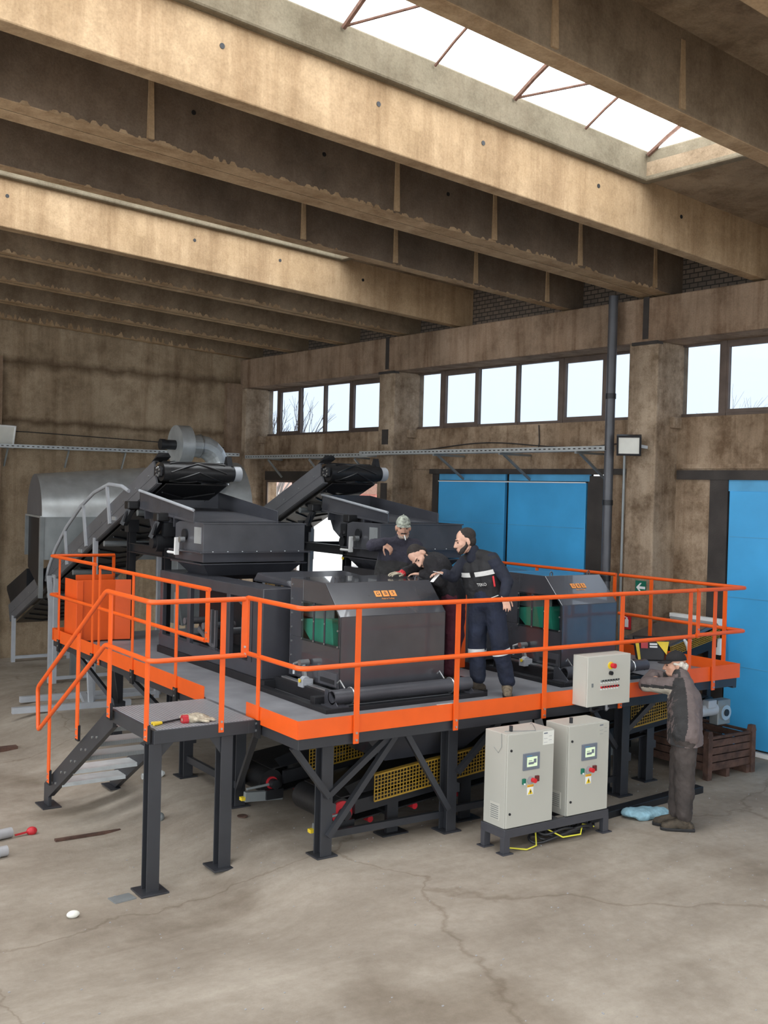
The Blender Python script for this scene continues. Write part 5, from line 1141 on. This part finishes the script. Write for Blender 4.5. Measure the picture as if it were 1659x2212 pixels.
t = thing('plastic_wrap', 'crumpled clear plastic wrap lying on the floor at the edge of view', 'plastic', (2.3, 10.0, -.21))
g = G(); random.seed(2)
for _ in range(26): g.ell((random.uniform(1.9, 2.55), random.uniform(9.45, 10.3), -.19), (random.uniform(.06, .16), random.uniform(.05, .12), random.uniform(.02, .05)), Matrix.Rotation(random.uniform(0, 3), 3, 'Z'))
blob(g, .015, 'wrap', 'plastic', t, .05, .07, smooth=2)
lie('steel_strip', 'long dark steel strip lying on the floor behind the tall stair legs', 'strip', lambda g, c: g.bar(c + V((-.32, .02, .012)), c + V((.42, .0, .012)), .045, .02), (3.42, 9.72), 'rust')
lie('steel_plate', 'flat grey steel plate on the floor by the foot of the nearest stair leg', 'plate', lambda g, c: g.bar(c + V((-.09, -.0, .006)), c + V((.09, .02, .006)), .13, .01), (3.13, 8.10), 'galvd')
lie('timber_block', 'short brown timber block on the floor behind the handrail end', 'block', lambda g, c: g.bar(c + V((-.2, 0, .03)), c + V((.2, 0, .03)), .1, .05), (3.55, 13.35), 'rust')
lie('paper_scrap', 'crumpled white paper scrap on the floor in front of the landing legs', 'paper', lambda g, c: g.ell(c + V((0, 0, .025)), (.05, .035, .028)), (2.68, 7.95), 'paper')
lie('stone_lump', 'small grey stone on the floor between the landing legs', 'stone', lambda g, c: g.ell(c + V((0, 0, .035)), (.04, .03, .045)), (4.05, 9.55), 'galvd')
lie('crushed_bottle', 'crushed clear bottle with blue label on the floor under the platform', 'bottle', lambda g, c: g.tube([c + V((-.12, 0, .04)), c + V((-.02, .0, .045)), c + V((.04, .01, .04)), c + V((.10, .02, .04)), c + V((.14, .02, .04))], [.03, .045, .035, .042, .018], 12), (4.42, 10.65), 'plastic')
lie('crushed_can', 'dark rusty washer lying on the floor beside the second landing leg', 'washer', lambda g, c: g.tube([c + V((0, 0, .004)), c + V((0, 0, .012))], .05, 14), (4.62, 8.95), 'rust')
lie('silver_tape', 'pale strip of tape lying on the deck before the nearest hood', 'tape', lambda g, c: g.bar(c + V((-.09, 0, FZ + .004)), c + V((.09, 0.0, FZ + .004)), .035, .004), (6.15, 7.85), 'silver')
t = thing('foil_funnel', 'shiny folded sheet metal piece tucked under the platform edge above the cabinets', 'sheet', (6.85, 7.5, .9)); G().prism([(6.72, 7.48, 1.02), (6.90, 7.48, 1.02), (6.93, 7.48, .9), (6.8, 7.48, .88)], (.0, .02, 0)).prism([(6.94, 7.46, .97), (7.02, 7.46, .98), (7.05, 7.46, .9), (6.94, 7.46, .89)], (0, .02, 0)).build('sheet', 'galv', t)
random.seed(21)
g = G()
for _ in range(700):
    x, y = random.uniform(-1, 10), random.uniform(2.5, 9); s_ = random.uniform(.003, .008); g.box((x, y, fz(x, y)), (x + s_ * 1.5, y + s_, fz(x, y) + s_ * .7))
o = g.build('grit', 'grey', origin=(0, 0, 0)); o['kind'] = 'stuff'; tag(o, 'loose pale grit scattered over the concrete floor', 'grit')
# ------------------------------------------------------------------ people
def frame_of(fwd, up):
    f = V(fwd).normalized(); u = V(up); u = (u - f * u.dot(f)).normalized(); r = f.cross(u); return Matrix((r, f, u)).transposed()   # columns: right, forward, up
def head(g, c, F, k=1.0):
    def P(x, y, z): return V(c) + F @ V((x * k, y * k, z * k))
    g.ell(P(0, -.012, .045), (.075 * k, .094 * k, .085 * k), F); g.ell(P(0, .028, -.02), (.062 * k, .072 * k, .088 * k), F); g.ell(P(0, .045, -.08), (.043 * k, .050 * k, .036 * k), F)
    g.cap(P(0, .09, .02), P(0, .113, -.028), .010 * k, .015 * k); g.cap(P(-.014, .1, -.03), P(.014, .1, -.03), .011 * k)
    g.cap(P(-.04, .078, .03), P(.04, .078, .03), .013 * k); g.cap(P(-.05, .06, -.02), P(-.03, .075, -.03), .016 * k); g.cap(P(.05, .06, -.02), P(.03, .075, -.03), .016 * k)
    g.cap(P(-.02, .094, -.058), P(.02, .094, -.058), .0075 * k); g.cap(P(-.017, .092, -.07), P(.017, .092, -.07), .008 * k)
    for s in (-1, 1):
        g.ell(P(s * .078, -.012, -.005), (.011 * k, .022 * k, .034 * k), F @ Matrix.Rotation(s * .35, 3, 'Z')); g.cap(P(s * .05, .0, -.06), P(s * .03, .045, -.09), .022 * k, .02 * k)
def face_parts(t, c, F, brow='hair', k=1.0):
    def P(x, y, z): return V(c) + F @ V((x * k, y * k, z * k))
    for s in (-1, 1):
        G().ell(P(s * .031, .082, .006), (.014, .008, .0075), F, 10, 8).build('eye', 'eye', t, smooth=True)
        G().cap(P(s * .016, .095, .03), P(s * .05, .083, .033), .0055, .004, 8).build('eyebrow', brow, t, smooth=True)
def hand(g, w, fwd, nrm, side, curl=.5, k=1.0, spread=.12, thumb=.5):
    """palm and five fingers; nrm = out of the palm, side = +1 thumb towards fwd x nrm"""
    f = V(fwd).normalized(); n = V(nrm); n = (n - f * n.dot(f)).normalized(); s = f.cross(n) * side; w = V(w)
    for q in (-.027, -.009, .009, .027): g.cap(w + s * q * .7 * k, w + (f * .085 + s * q) * k, .016 * k, .0125 * k, 8)
    for i, (q, L) in enumerate(((.030, .068), (.011, .077), (-.010, .072), (-.029, .056))):
        p = w + (f * .09 + s * q) * k; d = (f + s * (q / .03) * spread).normalized(); r = .0095 * k
        for j, seg in enumerate((.45, .32, .25)):
            a = curl * (.55 + .35 * j); d = (d * cos(a) + n * sin(a)).normalized(); e = p + d * L * seg * k; g.cap(p, e, r, r * .88, 8); p = e; r *= .9
    p = w + (f * .025 + s * .03) * k; d = (f * .55 + s * .8 + n * thumb).normalized(); r = .0115 * k
    for j, seg in enumerate((.042, .034, .026)):
        e = p + d * seg * k; g.cap(p, e, r, r * .9, 8); p = e; d = (d + (f * .4 - s * .25 + n * .3 * curl)).normalized(); r *= .9
def boot(par, ank, toe, ground, mat='boot'):
    a, b = V(ank), V(toe); d = (b - a); d.z = 0; d.normalize(); a = V((a.x, a.y, ground)); sd = V((-d.y, d.x, 0))
    g = G(); g.cap(a + V((0, 0, .17)), a + V((0, 0, .06)), .056, .055); g.cap(a - d * .05 + V((0, 0, .045)), a + d * .03 + V((0, 0, .05)), .044, .048); g.cap(a + V((0, 0, .08)), a + d * .13 + V((0, 0, .05)), .05, .044); g.cap(a + d * .1 + V((0, 0, .042)), a + d * .175 + V((0, 0, .04)), .044, .040)
    o = blob(g, .009, 'boot', mat, par, .006, .04, smooth=3)
    g = G(); P = [a - d * .095 + sd * q for q in (-.04, .04)] + [a + d * .06 + sd * .05, a + d * .17 + sd * .047, a + d * .22 + sd * .02, a + d * .22 - sd * .02, a + d * .17 - sd * .047, a + d * .06 - sd * .05]
    g.prism([p + V((0, 0, .002)) for p in P], (0, 0, .028)); g.build('boot_sole', 'rubber', o, bevel=.005)
    return o
def core(g, J, leg=True):          # the body under the clothes, one continuous form
    g.cap(J['neck'], J['headc'], .052, .05); g.cap(J['chest'], J['neck'], .085, .05); g.cap(J['pelvis'], J['chest'], .095, .095)
    for s in 'RL':
        g.cap(J['chest'], J['s' + s], .06, .05); g.cap(J['s' + s], J['e' + s], .045, .036); g.cap(J['e' + s], J['w' + s], .036, .026)
        if leg: g.cap(J['pelvis'], J['h' + s], .085, .075); g.cap(J['h' + s], J['k' + s], .072, .05); g.cap(J['k' + s], J['a' + s], .048, .034)
def torso(g, J, wr=1.0, pelv=.135, chest=.135, belly=.14):
    sR, sL, ch, pe = V(J['sR']), V(J['sL']), V(J['chest']), V(J['pelvis']); ax = (sR - sL).normalized(); mid = (ch + pe) / 2
    up = (V(J['neck']) - pe).normalized()
    for q in (-.085, 0, .085): g.cap(ch + ax * q - up * .03, mid + ax * q * .95, chest * .82, belly * .84); g.cap(mid + ax * q * .95, pe + ax * q * .95, belly * .84, pelv * .82)
    g.cap(ch, V(J['neck']) - up * .02, .1, .068); g.cap(sR, ch, .078, .1); g.cap(sL, ch, .078, .1); g.cap(sR, J['neck'], .07, .06); g.cap(sL, J['neck'], .07, .06)
def arm(g, J, s, r=(.073, .060, .044)):
    g.cap(J['s' + s], J['e' + s], r[0], r[1]); g.cap(J['e' + s], J['w' + s], r[1], r[2])
def legs(g, J, r=(.108, .085, .064)):
    for s in 'RL': g.cap(J['pelvis'], J['h' + s], .13, r[0]); g.cap(J['h' + s], J['k' + s], r[0], r[1]); g.cap(J['k' + s], J['a' + s], r[1], r[2])
    g.cap(J['hR'], J['hL'], .11, .11)
def cap_hat(t, c, F, mat, back=False, k=1.0):
    def P(x, y, z): return V(c) + F @ V((x * k, y * k, z * k))
    g = G(); n = 20; rows = []
    for i in range(7):
        a = pi / 2 * i / 6.0; rows.append(g.vs([P(.084 * cos(a) * cos(2 * pi * j / n), -.01 + .104 * cos(a) * sin(2 * pi * j / n), .045 + .098 * sin(a)) for j in range(n)] if i < 6 else [P(0, -.01, .145)]))
    for a, b in zip(rows[:5], rows[1:6]):
        for j in range(n): g.f([a[j], a[(j + 1) % n], b[(j + 1) % n], b[j]])
    for j in range(n): g.f([rows[5][j], rows[5][(j + 1) % n], rows[6][0]])
    o = g.build('cap', mat, t, smooth=True)
    s = o.modifiers.new('s', 'SOLIDIFY'); s.thickness = .006
    b = G(); m = 9; up_, lo = [], []
    A = [pi * (.12 + .76 * i / m) for i in range(m + 1)]
    inner = [P(.083 * cos(q), -.01 + .103 * sin(q), .048) for q in A]; outer = [P(.085 * cos(q), -.01 + .103 * sin(q) + .075 * sin(q) ** .6, .036 - .012 * abs(cos(q))) for q in A]
    vi, vo = b.vs(inner), b.vs(outer)
    for i in range(m): b.f([vi[i], vi[i + 1], vo[i + 1], vo[i]])
    p = b.build('cap_peak', mat, o, smooth=True); s = p.modifiers.new('s', 'SOLIDIFY'); s.thickness = .005; s.offset = 0
    G().cap(P(0, -.01, .143), P(0, -.01, .146), .008, .008, 8).build('cap_button', mat, o)
    return o
def band(p, q, r, h0=.0, w=.05):       # reflective band round a limb
    p, q = V(p), V(q); d = (q - p).normalized(); c = p + d * h0; g = G(); g.tube([c, c + d * w], r, 20, caps=False); return g
def person(label, J, skin, headF, hands, k=1.0, leg=True):
    t = thing('person', label, 'person', J['base'], None)
    g = G(); core(g, J, leg); head(g, J['headc'], headF, k)
    for a in hands: hand(g, *a)
    blob(g, .0062, 'body', skin, t, smooth=3); face_parts(t, J['headc'], headF, k=k)
    return t
def chop(o_g, fn): pass

# --- worker in reflective vest, standing with a paper in the hand
J = dict(base=(6.93, 8.05, FZ), headc=(6.665, 8.255, 2.625), neck=(6.745, 8.215, 2.515), chest=(6.80, 8.20, 2.385), pelvis=(6.878, 8.15, 2.045),
         sR=(6.745, 8.335, 2.42), sL=(6.845, 8.055, 2.46), eR=(6.60, 8.355, 2.265), wR=(6.465, 8.325, 2.305), eL=(6.925, 7.90, 2.26), wL=(6.80, 7.80, 2.135),
         hR=(6.838, 8.225, 2.03), hL=(6.912, 8.075, 2.03), kR=(6.815, 8.21, 1.62), kL=(6.90, 7.97, 1.64), aR=(6.82, 8.19, FZ + .15), aL=(6.985, 7.93, FZ + .15))
F = frame_of((-.86, .40, -.22), (.1, 0, 1))
t = person('person standing in black vest with reflective band, holding a paper by the rail', J, 'skin2', F,
           [((6.455, 8.325, 2.308), (-.95, .1, .05), (-.1, -.3, -.95), -1, .55, .95), ((6.79, 7.79, 2.125), (-.15, -.55, -.8), (.3, .75, -.5), 1, .35, .98)])
g = G(); torso(g, J, chest=.15, belly=.15, pelv=.14); blob(g, .011, 'vest', 'vest', t, .022, .09)
g = G()
for s in 'RL': arm(g, J, s, (.078, .062, .048)); g.cap(V(J['s' + s]).lerp(V(J['chest']), .35), J['s' + s], .085, .078)
g.cap(V(J['neck']) - V((0, 0, .05)), V(J['neck']) + V((-.012, .0, .03)), .073, .063)
blob(g, .010, 'shirt_sleeves', 'navy', t, .02, .08)
g = G(); legs(g, J, (.112, .092, .078)); g.cap(V(J['pelvis']) + V((0, 0, .05)), J['pelvis'], .15, .14); blob(g, .011, 'work_trousers', 'navy2', t, .028, .1)
for s, rr in (('R', .094), ('L', .094)): band(V(J['k' + s]), J['a' + s], rr, .06, .055).build('reflective_knee_band', 'silver', t, smooth=True)
u = (V(J['neck']) - V(J['pelvis'])).normalized(); ch = V(J['chest']); ax = (V(J['sR']) - V(J['sL'])).normalized(); fr = u.cross(ax); fr = fr if fr.x < 0 else -fr
def CH(a, h, r1=.222, r2=.158): return ch + u * h + ax * (r1 * sin(a)) + fr * (r2 * cos(a)) 
g = G()
for a0, a1 in ((-1.35, -.12), (.12, 1.2)):
    n = 10; A_ = [a0 + (a1 - a0) * i / n for i in range(n + 1)]; lo = g.vs([CH(a, -.075) for a in A_]); hi = g.vs([CH(a, -.028) for a in A_])
    for i in range(n): g.f([lo[i], lo[i + 1], hi[i + 1], hi[i]])
g.build('reflective_chest_band', 'silver', t, smooth=True)
g = G().cap(CH(-.95, -.10, .235, .17), CH(-.9, -.19, .235, .17), .010, .010, 8); g.build('red_pen', 'red', t)
M_ = Matrix((-ax * cos(.55) + fr * sin(-.55) * 0 , u, fr)).transposed().to_4x4(); M_ = Matrix(((-ax).normalized(), u, ((-ax).cross(u)).normalized())).transposed().to_4x4(); M_.translation = CH(-.35, -.155, .24, .178)
G().text('TEKO', M_, .042, .001).build('chest_lettering', 'silver', t)
G().cap(CH(-.95, -.29, .232, .17), CH(-.15, -.325, .232, .17), .005, .005, 8).build('pocket_zip', 'silver', t)
g = G(); hp = lambda x, y, z: V(J['headc']) + F @ V((x, y, z))
g.ell(hp(0, -.028, .057), (.080, .094, .083), F); g.ell(hp(0, -.05, .0), (.076, .062, .07), F)
def cutf(pc, nn): return 0
blob(g, .008, 'short_hair', 'hair', t, .004, .02)
g = G(); 
for s in (-1, 1): g.cap(hp(s * .066, .012, -.04), hp(s * .048, .06, -.08), .016, .026); g.cap(hp(s * .072, -.008, .02), hp(s * .066, .01, -.04), .010, .016)
g.cap(hp(-.04, .07, -.095), hp(.04, .07, -.095), .022, .022); g.cap(hp(-.02, .102, -.048), hp(.02, .102, -.048), .006, .006); blob(g, .006, 'beard', 'hair', t, .003, .02, smooth=2)
boot(t, J['aR'], (6.69, 8.22, 0), FZ, 'boot'); boot(t, J['aL'], (6.88, 7.80, 0), FZ, 'bootl')
tp = thing('folded_paper', 'white folded paper held by the worker in the vest', 'paper', (6.36, 8.30, 2.29))
G().hexa([(6.33, 8.28, 2.33), (6.42, 8.29, 2.30), (6.42, 8.34, 2.30), (6.33, 8.33, 2.33), (6.33, 8.28, 2.334), (6.42, 8.29, 2.304), (6.42, 8.34, 2.304), (6.33, 8.33, 2.334)]).hexa([(6.30, 8.28, 2.23), (6.38, 8.29, 2.30), (6.38, 8.34, 2.30), (6.30, 8.33, 2.23), (6.30, 8.28, 2.235), (6.38, 8.29, 2.305), (6.38, 8.34, 2.305), (6.30, 8.33, 2.235)]).build('sheet', 'white', tp)

# --- worker bent over the hood, gloved hand on its top
J = dict(base=(6.84, 8.62, FZ), headc=(6.505, 8.80, 2.445), neck=(6.60, 8.79, 2.435), chest=(6.68, 8.75, 2.385), pelvis=(6.84, 8.66, 2.07),
         sR=(6.56, 8.67, 2.385), sL=(6.665, 8.90, 2.405), eR=(6.60, 8.56, 2.21), wR=(6.51, 8.74, 2.272), eL=(6.53, 8.93, 2.30), wL=(6.40, 8.905, 2.285),
         hR=(6.79, 8.59, 2.04), hL=(6.90, 8.70, 2.04), kR=(6.79, 8.56, 1.63), kL=(6.93, 8.70, 1.63), aR=(6.77, 8.58, FZ + .15), aL=(6.90, 8.74, FZ + .15))
F = frame_of((-.55, -.45, -.72), (-.45, .45, .55))
t = person('person in black sweater and maroon trousers bent over the hood with a gloved hand', J, 'skin2', F, [((6.505, 8.75, 2.272), (-.6, .7, -.05), (0, .1, -1), -1, .4, .95)])
g = G(); torso(g, J, chest=.15, belly=.155, pelv=.15); arm(g, J, 'R', (.085, .07, .05)); arm(g, J, 'L', (.085, .066, .048)); g.cap(V(J['pelvis']) + V((-.06, .03, .10)), V(J['pelvis']) + V((0, 0, .02)), .16, .15); blob(g, .011, 'sweater', 'sweater', t, .024, .08)
g = G(); legs(g, J, (.118, .094, .076)); blob(g, .011, 'trousers', 'maroon', t, .028, .1)
boot(t, J['aR'], (6.66, 8.62, 0), FZ); boot(t, J['aL'], (6.78, 8.82, 0), FZ)
hp = lambda x, y, z: V(J['headc']) + F @ V((x, y, z))
g = G(); g.ell(hp(0, -.028, .058), (.080, .095, .084), F); g.ell(hp(0, -.055, .0), (.077, .062, .07), F); blob(g, .008, 'dark_hair', 'hair', t, .005, .02)
g = G()
for s in (-1, 1): g.cap(hp(s * .064, .012, -.04), hp(s * .045, .06, -.09), .014, .02)
g.cap(hp(-.035, .07, -.098), hp(.035, .07, -.098), .022, .022); g.cap(hp(-.02, .103, -.048), hp(.02, .103, -.048), .006, .006); blob(g, .006, 'beard', 'hair', t, .003, .02, smooth=2)
g = G(); hand(g, (6.385, 8.90, 2.272), (-.95, .02, -.02), (0, .05, -1), 1, .25, 1.12, .15, .1); g.cap((6.43, 8.905, 2.28), (6.36, 8.90, 2.27), .043, .038)
lo = lambda pc, nn: 1 if pc.x > 6.365 else (1 if nn.z > .6 and pc.x > 6.30 else 0)
blob(g, .006, 'work_glove', ['glove', 'redw'], t, .004, .03, paint=lo, smooth=2)

# --- worker in camouflage cap behind the hood, cigarette in the mouth
J = dict(base=(6.92, 9.85, FZ), headc=(6.975, 9.755, 2.70), neck=(6.985, 9.80, 2.565), chest=(6.965, 9.83, 2.43), pelvis=(6.91, 9.87, 2.03),
         sR=(6.835, 9.90, 2.50), sL=(7.115, 9.72, 2.50), eR=(6.66, 9.90, 2.50), wR=(6.66, 9.71, 2.53), eL=(7.12, 9.60, 2.24), wL=(7.02, 9.44, 2.10),
         hR=(6.83, 9.90, 2.0), hL=(7.0, 9.82, 2.0), kR=(6.82, 9.85, 1.60), kL=(7.0, 9.76, 1.60), aR=(6.82, 9.90, FZ + .15), aL=(7.0, 9.82, FZ + .15))
F = frame_of((-.50, -.83, -.14), (0, 0, 1))
t = person('person in camouflage cap and dark fleece with cigarette, standing behind the nearest hood', J, 'skin', F,
           [((6.665, 9.69, 2.525), (.55, -.55, -.5), (.3, .5, -.8), -1, .95, .98), ((7.015, 9.43, 2.09), (-.4, -.7, -.4), (-.2, .1, -.9), 1, .5, .95)])
def pt(pc, nn): return 1 if pc.z < 2.33 and pc.z < 2.33 - (pc.x - 6.9) * .25 else 0
g = G(); torso(g, J, chest=.155, belly=.17, pelv=.165); arm(g, J, 'R', (.086, .072, .06)); arm(g, J, 'L', (.086, .072, .056)); g.cap(V(J['neck']) - V((0, 0, .05)), V(J['neck']) + V((-.005, -.02, .035)), .085, .074); g.cap(V(J['pelvis']), V(J['pelvis']) - V((0, 0, .12)), .17, .16)
blob(g, .011, 'fleece', ['plum', 'char'], t, .026, .09, paint=pt)
g = G(); legs(g, J); blob(g, .012, 'trousers', 'char', t, .02, .1)
boot(t, J['aR'], (6.75, 9.72, 0), FZ); boot(t, J['aL'], (6.93, 9.66, 0), FZ)
hp = lambda x, y, z: V(J['headc']) + F @ V((x, y, z))
cap_hat(t, J['headc'], F, 'camo')
g = G(); g.cap(hp(-.03, .09, -.095), hp(.03, .09, -.095), .018, .018); g.cap(hp(-.05, .05, -.085), hp(-.03, .08, -.1), .015); g.cap(hp(.05, .05, -.085), hp(.03, .08, -.1), .015); blob(g, .006, 'grey_goatee', 'grizzle', t, .003, .02, smooth=2)
g = G(); g.cap(hp(-.03, .1, -.05), hp(0, .108, -.045), .007, .009); g.cap(hp(.03, .1, -.05), hp(0, .108, -.045), .007, .009); blob(g, .005, 'moustache', 'hair', t, smooth=1)
g = G()
for s in (-1, 1): g.cap(hp(s * .07, -.03, .01), hp(s * .064, -.065, -.04), .016, .02)
blob(g, .006, 'side_hair', 'grizzle', t, .002, .02, smooth=2)
tc = thing('cigarette', 'white cigarette between the lips of the worker in the camouflage cap', 'cigarette', hp(0, .1, -.08)); G().tube([hp(-.008, .10, -.064), hp(-.02, .15, -.11)], .005, 8).build('paper_tube', 'white', tc)

# --- older man on the floor leaning his folded arms on the platform edge
J = dict(base=(7.99, 6.54, 0), headc=(8.44, 7.07, 1.445), neck=(8.455, 6.965, 1.325), chest=(8.39, 6.90, 1.19), pelvis=(8.09, 6.63, .90),
         sR=(8.53, 7.03, 1.245), sL=(8.345, 6.86, 1.265), eR=(8.47, 7.37, 1.285), wR=(8.35, 7.27, 1.30), eL=(8.25, 7.27, 1.235), wL=(8.47, 7.37, 1.30),
         hR=(8.12, 6.68, .87), hL=(8.03, 6.58, .87), kR=(8.06, 6.66, .47), kL=(8.01, 6.56, .47), aR=(8.03, 6.66, .15), aL=(7.99, 6.53, .15))
F = frame_of((-.72, .68, -.10), (-.05, .1, 1))
t = person('person in black cap and taupe jacket leaning folded arms on the platform edge', J, 'skin', F,
           [((8.34, 7.26, 1.305), (-.7, -.5, -.1), (.2, -.2, -1), 1, .6, .95), ((8.48, 7.375, 1.305), (.8, .35, .0), (0, .2, -1), -1, .5, .95)])
cam = V((0, 0, 3.1))
ctr = V((8.13, 6.80, 1.1)); side = V((.823, -.567, 0))
def pj(pc, nn):
    for a, b in ((J['sL'], J['eL']), (J['eL'], J['wL'])):
        a, b = V(a), V(b); q = (pc - a).dot(b - a) / (b - a).length_squared
        if .22 < q < 1.05 or (a == V(J['eL']) and -.1 < q < .6):
            off = pc - (a + (b - a) * q)
            if off.length < .125: h = off.z; return 2 if h < -.018 else (1 if h < .012 else 0)
    k = (pc.z - .9) / .4; c = V(J['pelvis']).lerp(V(J['neck']), max(0, min(1, k))); s = (pc - c).dot(side)
    return 1 if -.16 < s < -.055 and nn.dot(V((-.6, -.8, 0))) > .05 else 0
g = G(); torso(g, J, chest=.16, belly=.175, pelv=.165); arm(g, J, 'L', (.094, .080, .06)); arm(g, J, 'R', (.09, .074, .056)); hx, hd = V(J['sR']) - V(J['sL']), V((0, 0, 1)); hx.normalize()
for q in (-.07, 0, .07): g.cap(V(J['chest']) + hx * q * 1.2 - V((0, 0, .05)), V(J['pelvis']) + hx * q - V((0, 0, .22)), .165, .165)
g.cap(V(J['neck']) - V((0, 0, .06)), V(J['neck']) + V((-.02, .03, .03)), .10, .082)
blob(g, .011, 'jacket', ['brown', 'char', 'beige'], t, .028, .085, paint=pj, cut=[((8.05, 6.6, .79), (0, 0, -1))])
g = G(); legs(g, J, (.118, .098, .076)); blob(g, .011, 'trousers', 'trouser', t, .032, .09)
boot(t, J['aR'], (7.89, 6.80, 0), 0); boot(t, J['aL'], (7.85, 6.65, 0), 0)
hp = lambda x, y, z: V(J['headc']) + F @ V((x, y, z))
cap_hat(t, J['headc'] , F, 'capb', k=1.02)
g = G()
for s in (-1, 1): g.cap(hp(s * .073, .015, .02), hp(s * .072, -.045, .0), .014, .02); g.cap(hp(s * .068, -.055, .02), hp(s * .05, -.09, -.03), .022, .028)
g.cap(hp(-.045, -.095, -.01), hp(.045, -.095, -.01), .03, .03); blob(g, .007, 'white_hair', 'hairw', t, .006, .02, smooth=2)
g = G(); g.cap(hp(-.028, .1, -.048), hp(.028, .1, -.048), .007, .007); blob(g, .005, 'moustache', 'hairw', t, smooth=1)

# ------------------------------------------------------------------ daylight and camera
w = bpy.data.worlds.new('overcast'); SC.world = w; w.use_nodes = True; n, l = w.node_tree.nodes, w.node_tree.links
tc = n.new('ShaderNodeTexCoord'); sx = n.new('ShaderNodeSeparateXYZ'); l.new(tc.outputs['Generated'], sx.inputs[0])
r = ramp(n, [(0.0, (.5, .5, .5)), (.5, (.80, .86, .92)), (.62, (.90, .95, 1.0)), (1.0, (.95, .98, 1.0))])
ma = n.new('ShaderNodeMath'); ma.operation = 'MULTIPLY_ADD'; ma.inputs[1].default_value = .5; ma.inputs[2].default_value = .5; l.new(sx.outputs['Z'], ma.inputs[0]); l.new(ma.outputs[0], r.inputs['Fac'])
l.new(r.outputs['Color'], n['Background'].inputs['Color']); st = n.new('ShaderNodeMath'); st.operation = 'MULTIPLY_ADD'; cl = n.new('ShaderNodeMath'); cl.operation = 'MAXIMUM'; cl.inputs[1].default_value = 0; l.new(sx.outputs['Z'], cl.inputs[0])
st.inputs[1].default_value = 1.0; st.inputs[2].default_value = 1.5; pw = n.new('ShaderNodeMath'); pw.operation = 'POWER'; pw.inputs[1].default_value = 2; l.new(cl.outputs[0], pw.inputs[0]); l.new(pw.outputs[0], st.inputs[0]); l.new(st.outputs[0], n['Background'].inputs['Strength'])   # overcast: the zenith is brighter than the horizon
cd = bpy.data.cameras.new('camera'); co = bpy.data.objects.new('camera', cd); COL.objects.link(co); SC.camera = co
cd.sensor_fit = 'AUTO'; cd.sensor_width = 36; cd.lens = 2299.07 * 36 / 2212; cd.clip_end = 300
yaw, pit, rol = 6.02326147e-01, -1.88535653e-02, 2.55323880e-02
f = V((sin(yaw) * cos(pit), cos(yaw) * cos(pit), sin(pit))); rr = V((cos(yaw), -sin(yaw), 0)); uu = rr.cross(f)
r2 = rr * cos(rol) + uu * sin(rol); u2 = uu * cos(rol) - rr * sin(rol)
mw = Matrix((r2, u2, -f)).transposed().to_4x4(); mw.translation = V((0, 0, 3.1)); co.matrix_world = mw
vs_ = SC.view_settings; vs_.view_transform = 'Standard'; vs_.look = 'None'; vs_.gamma = 1; vs_.use_curve_mapping = False; vs_.exposure = 1.42
SC.cycles.max_bounces = 10; SC.cycles.diffuse_bounces = 5; SC.cycles.transparent_max_bounces = 12; SC.cycles.sample_clamp_indirect = 6
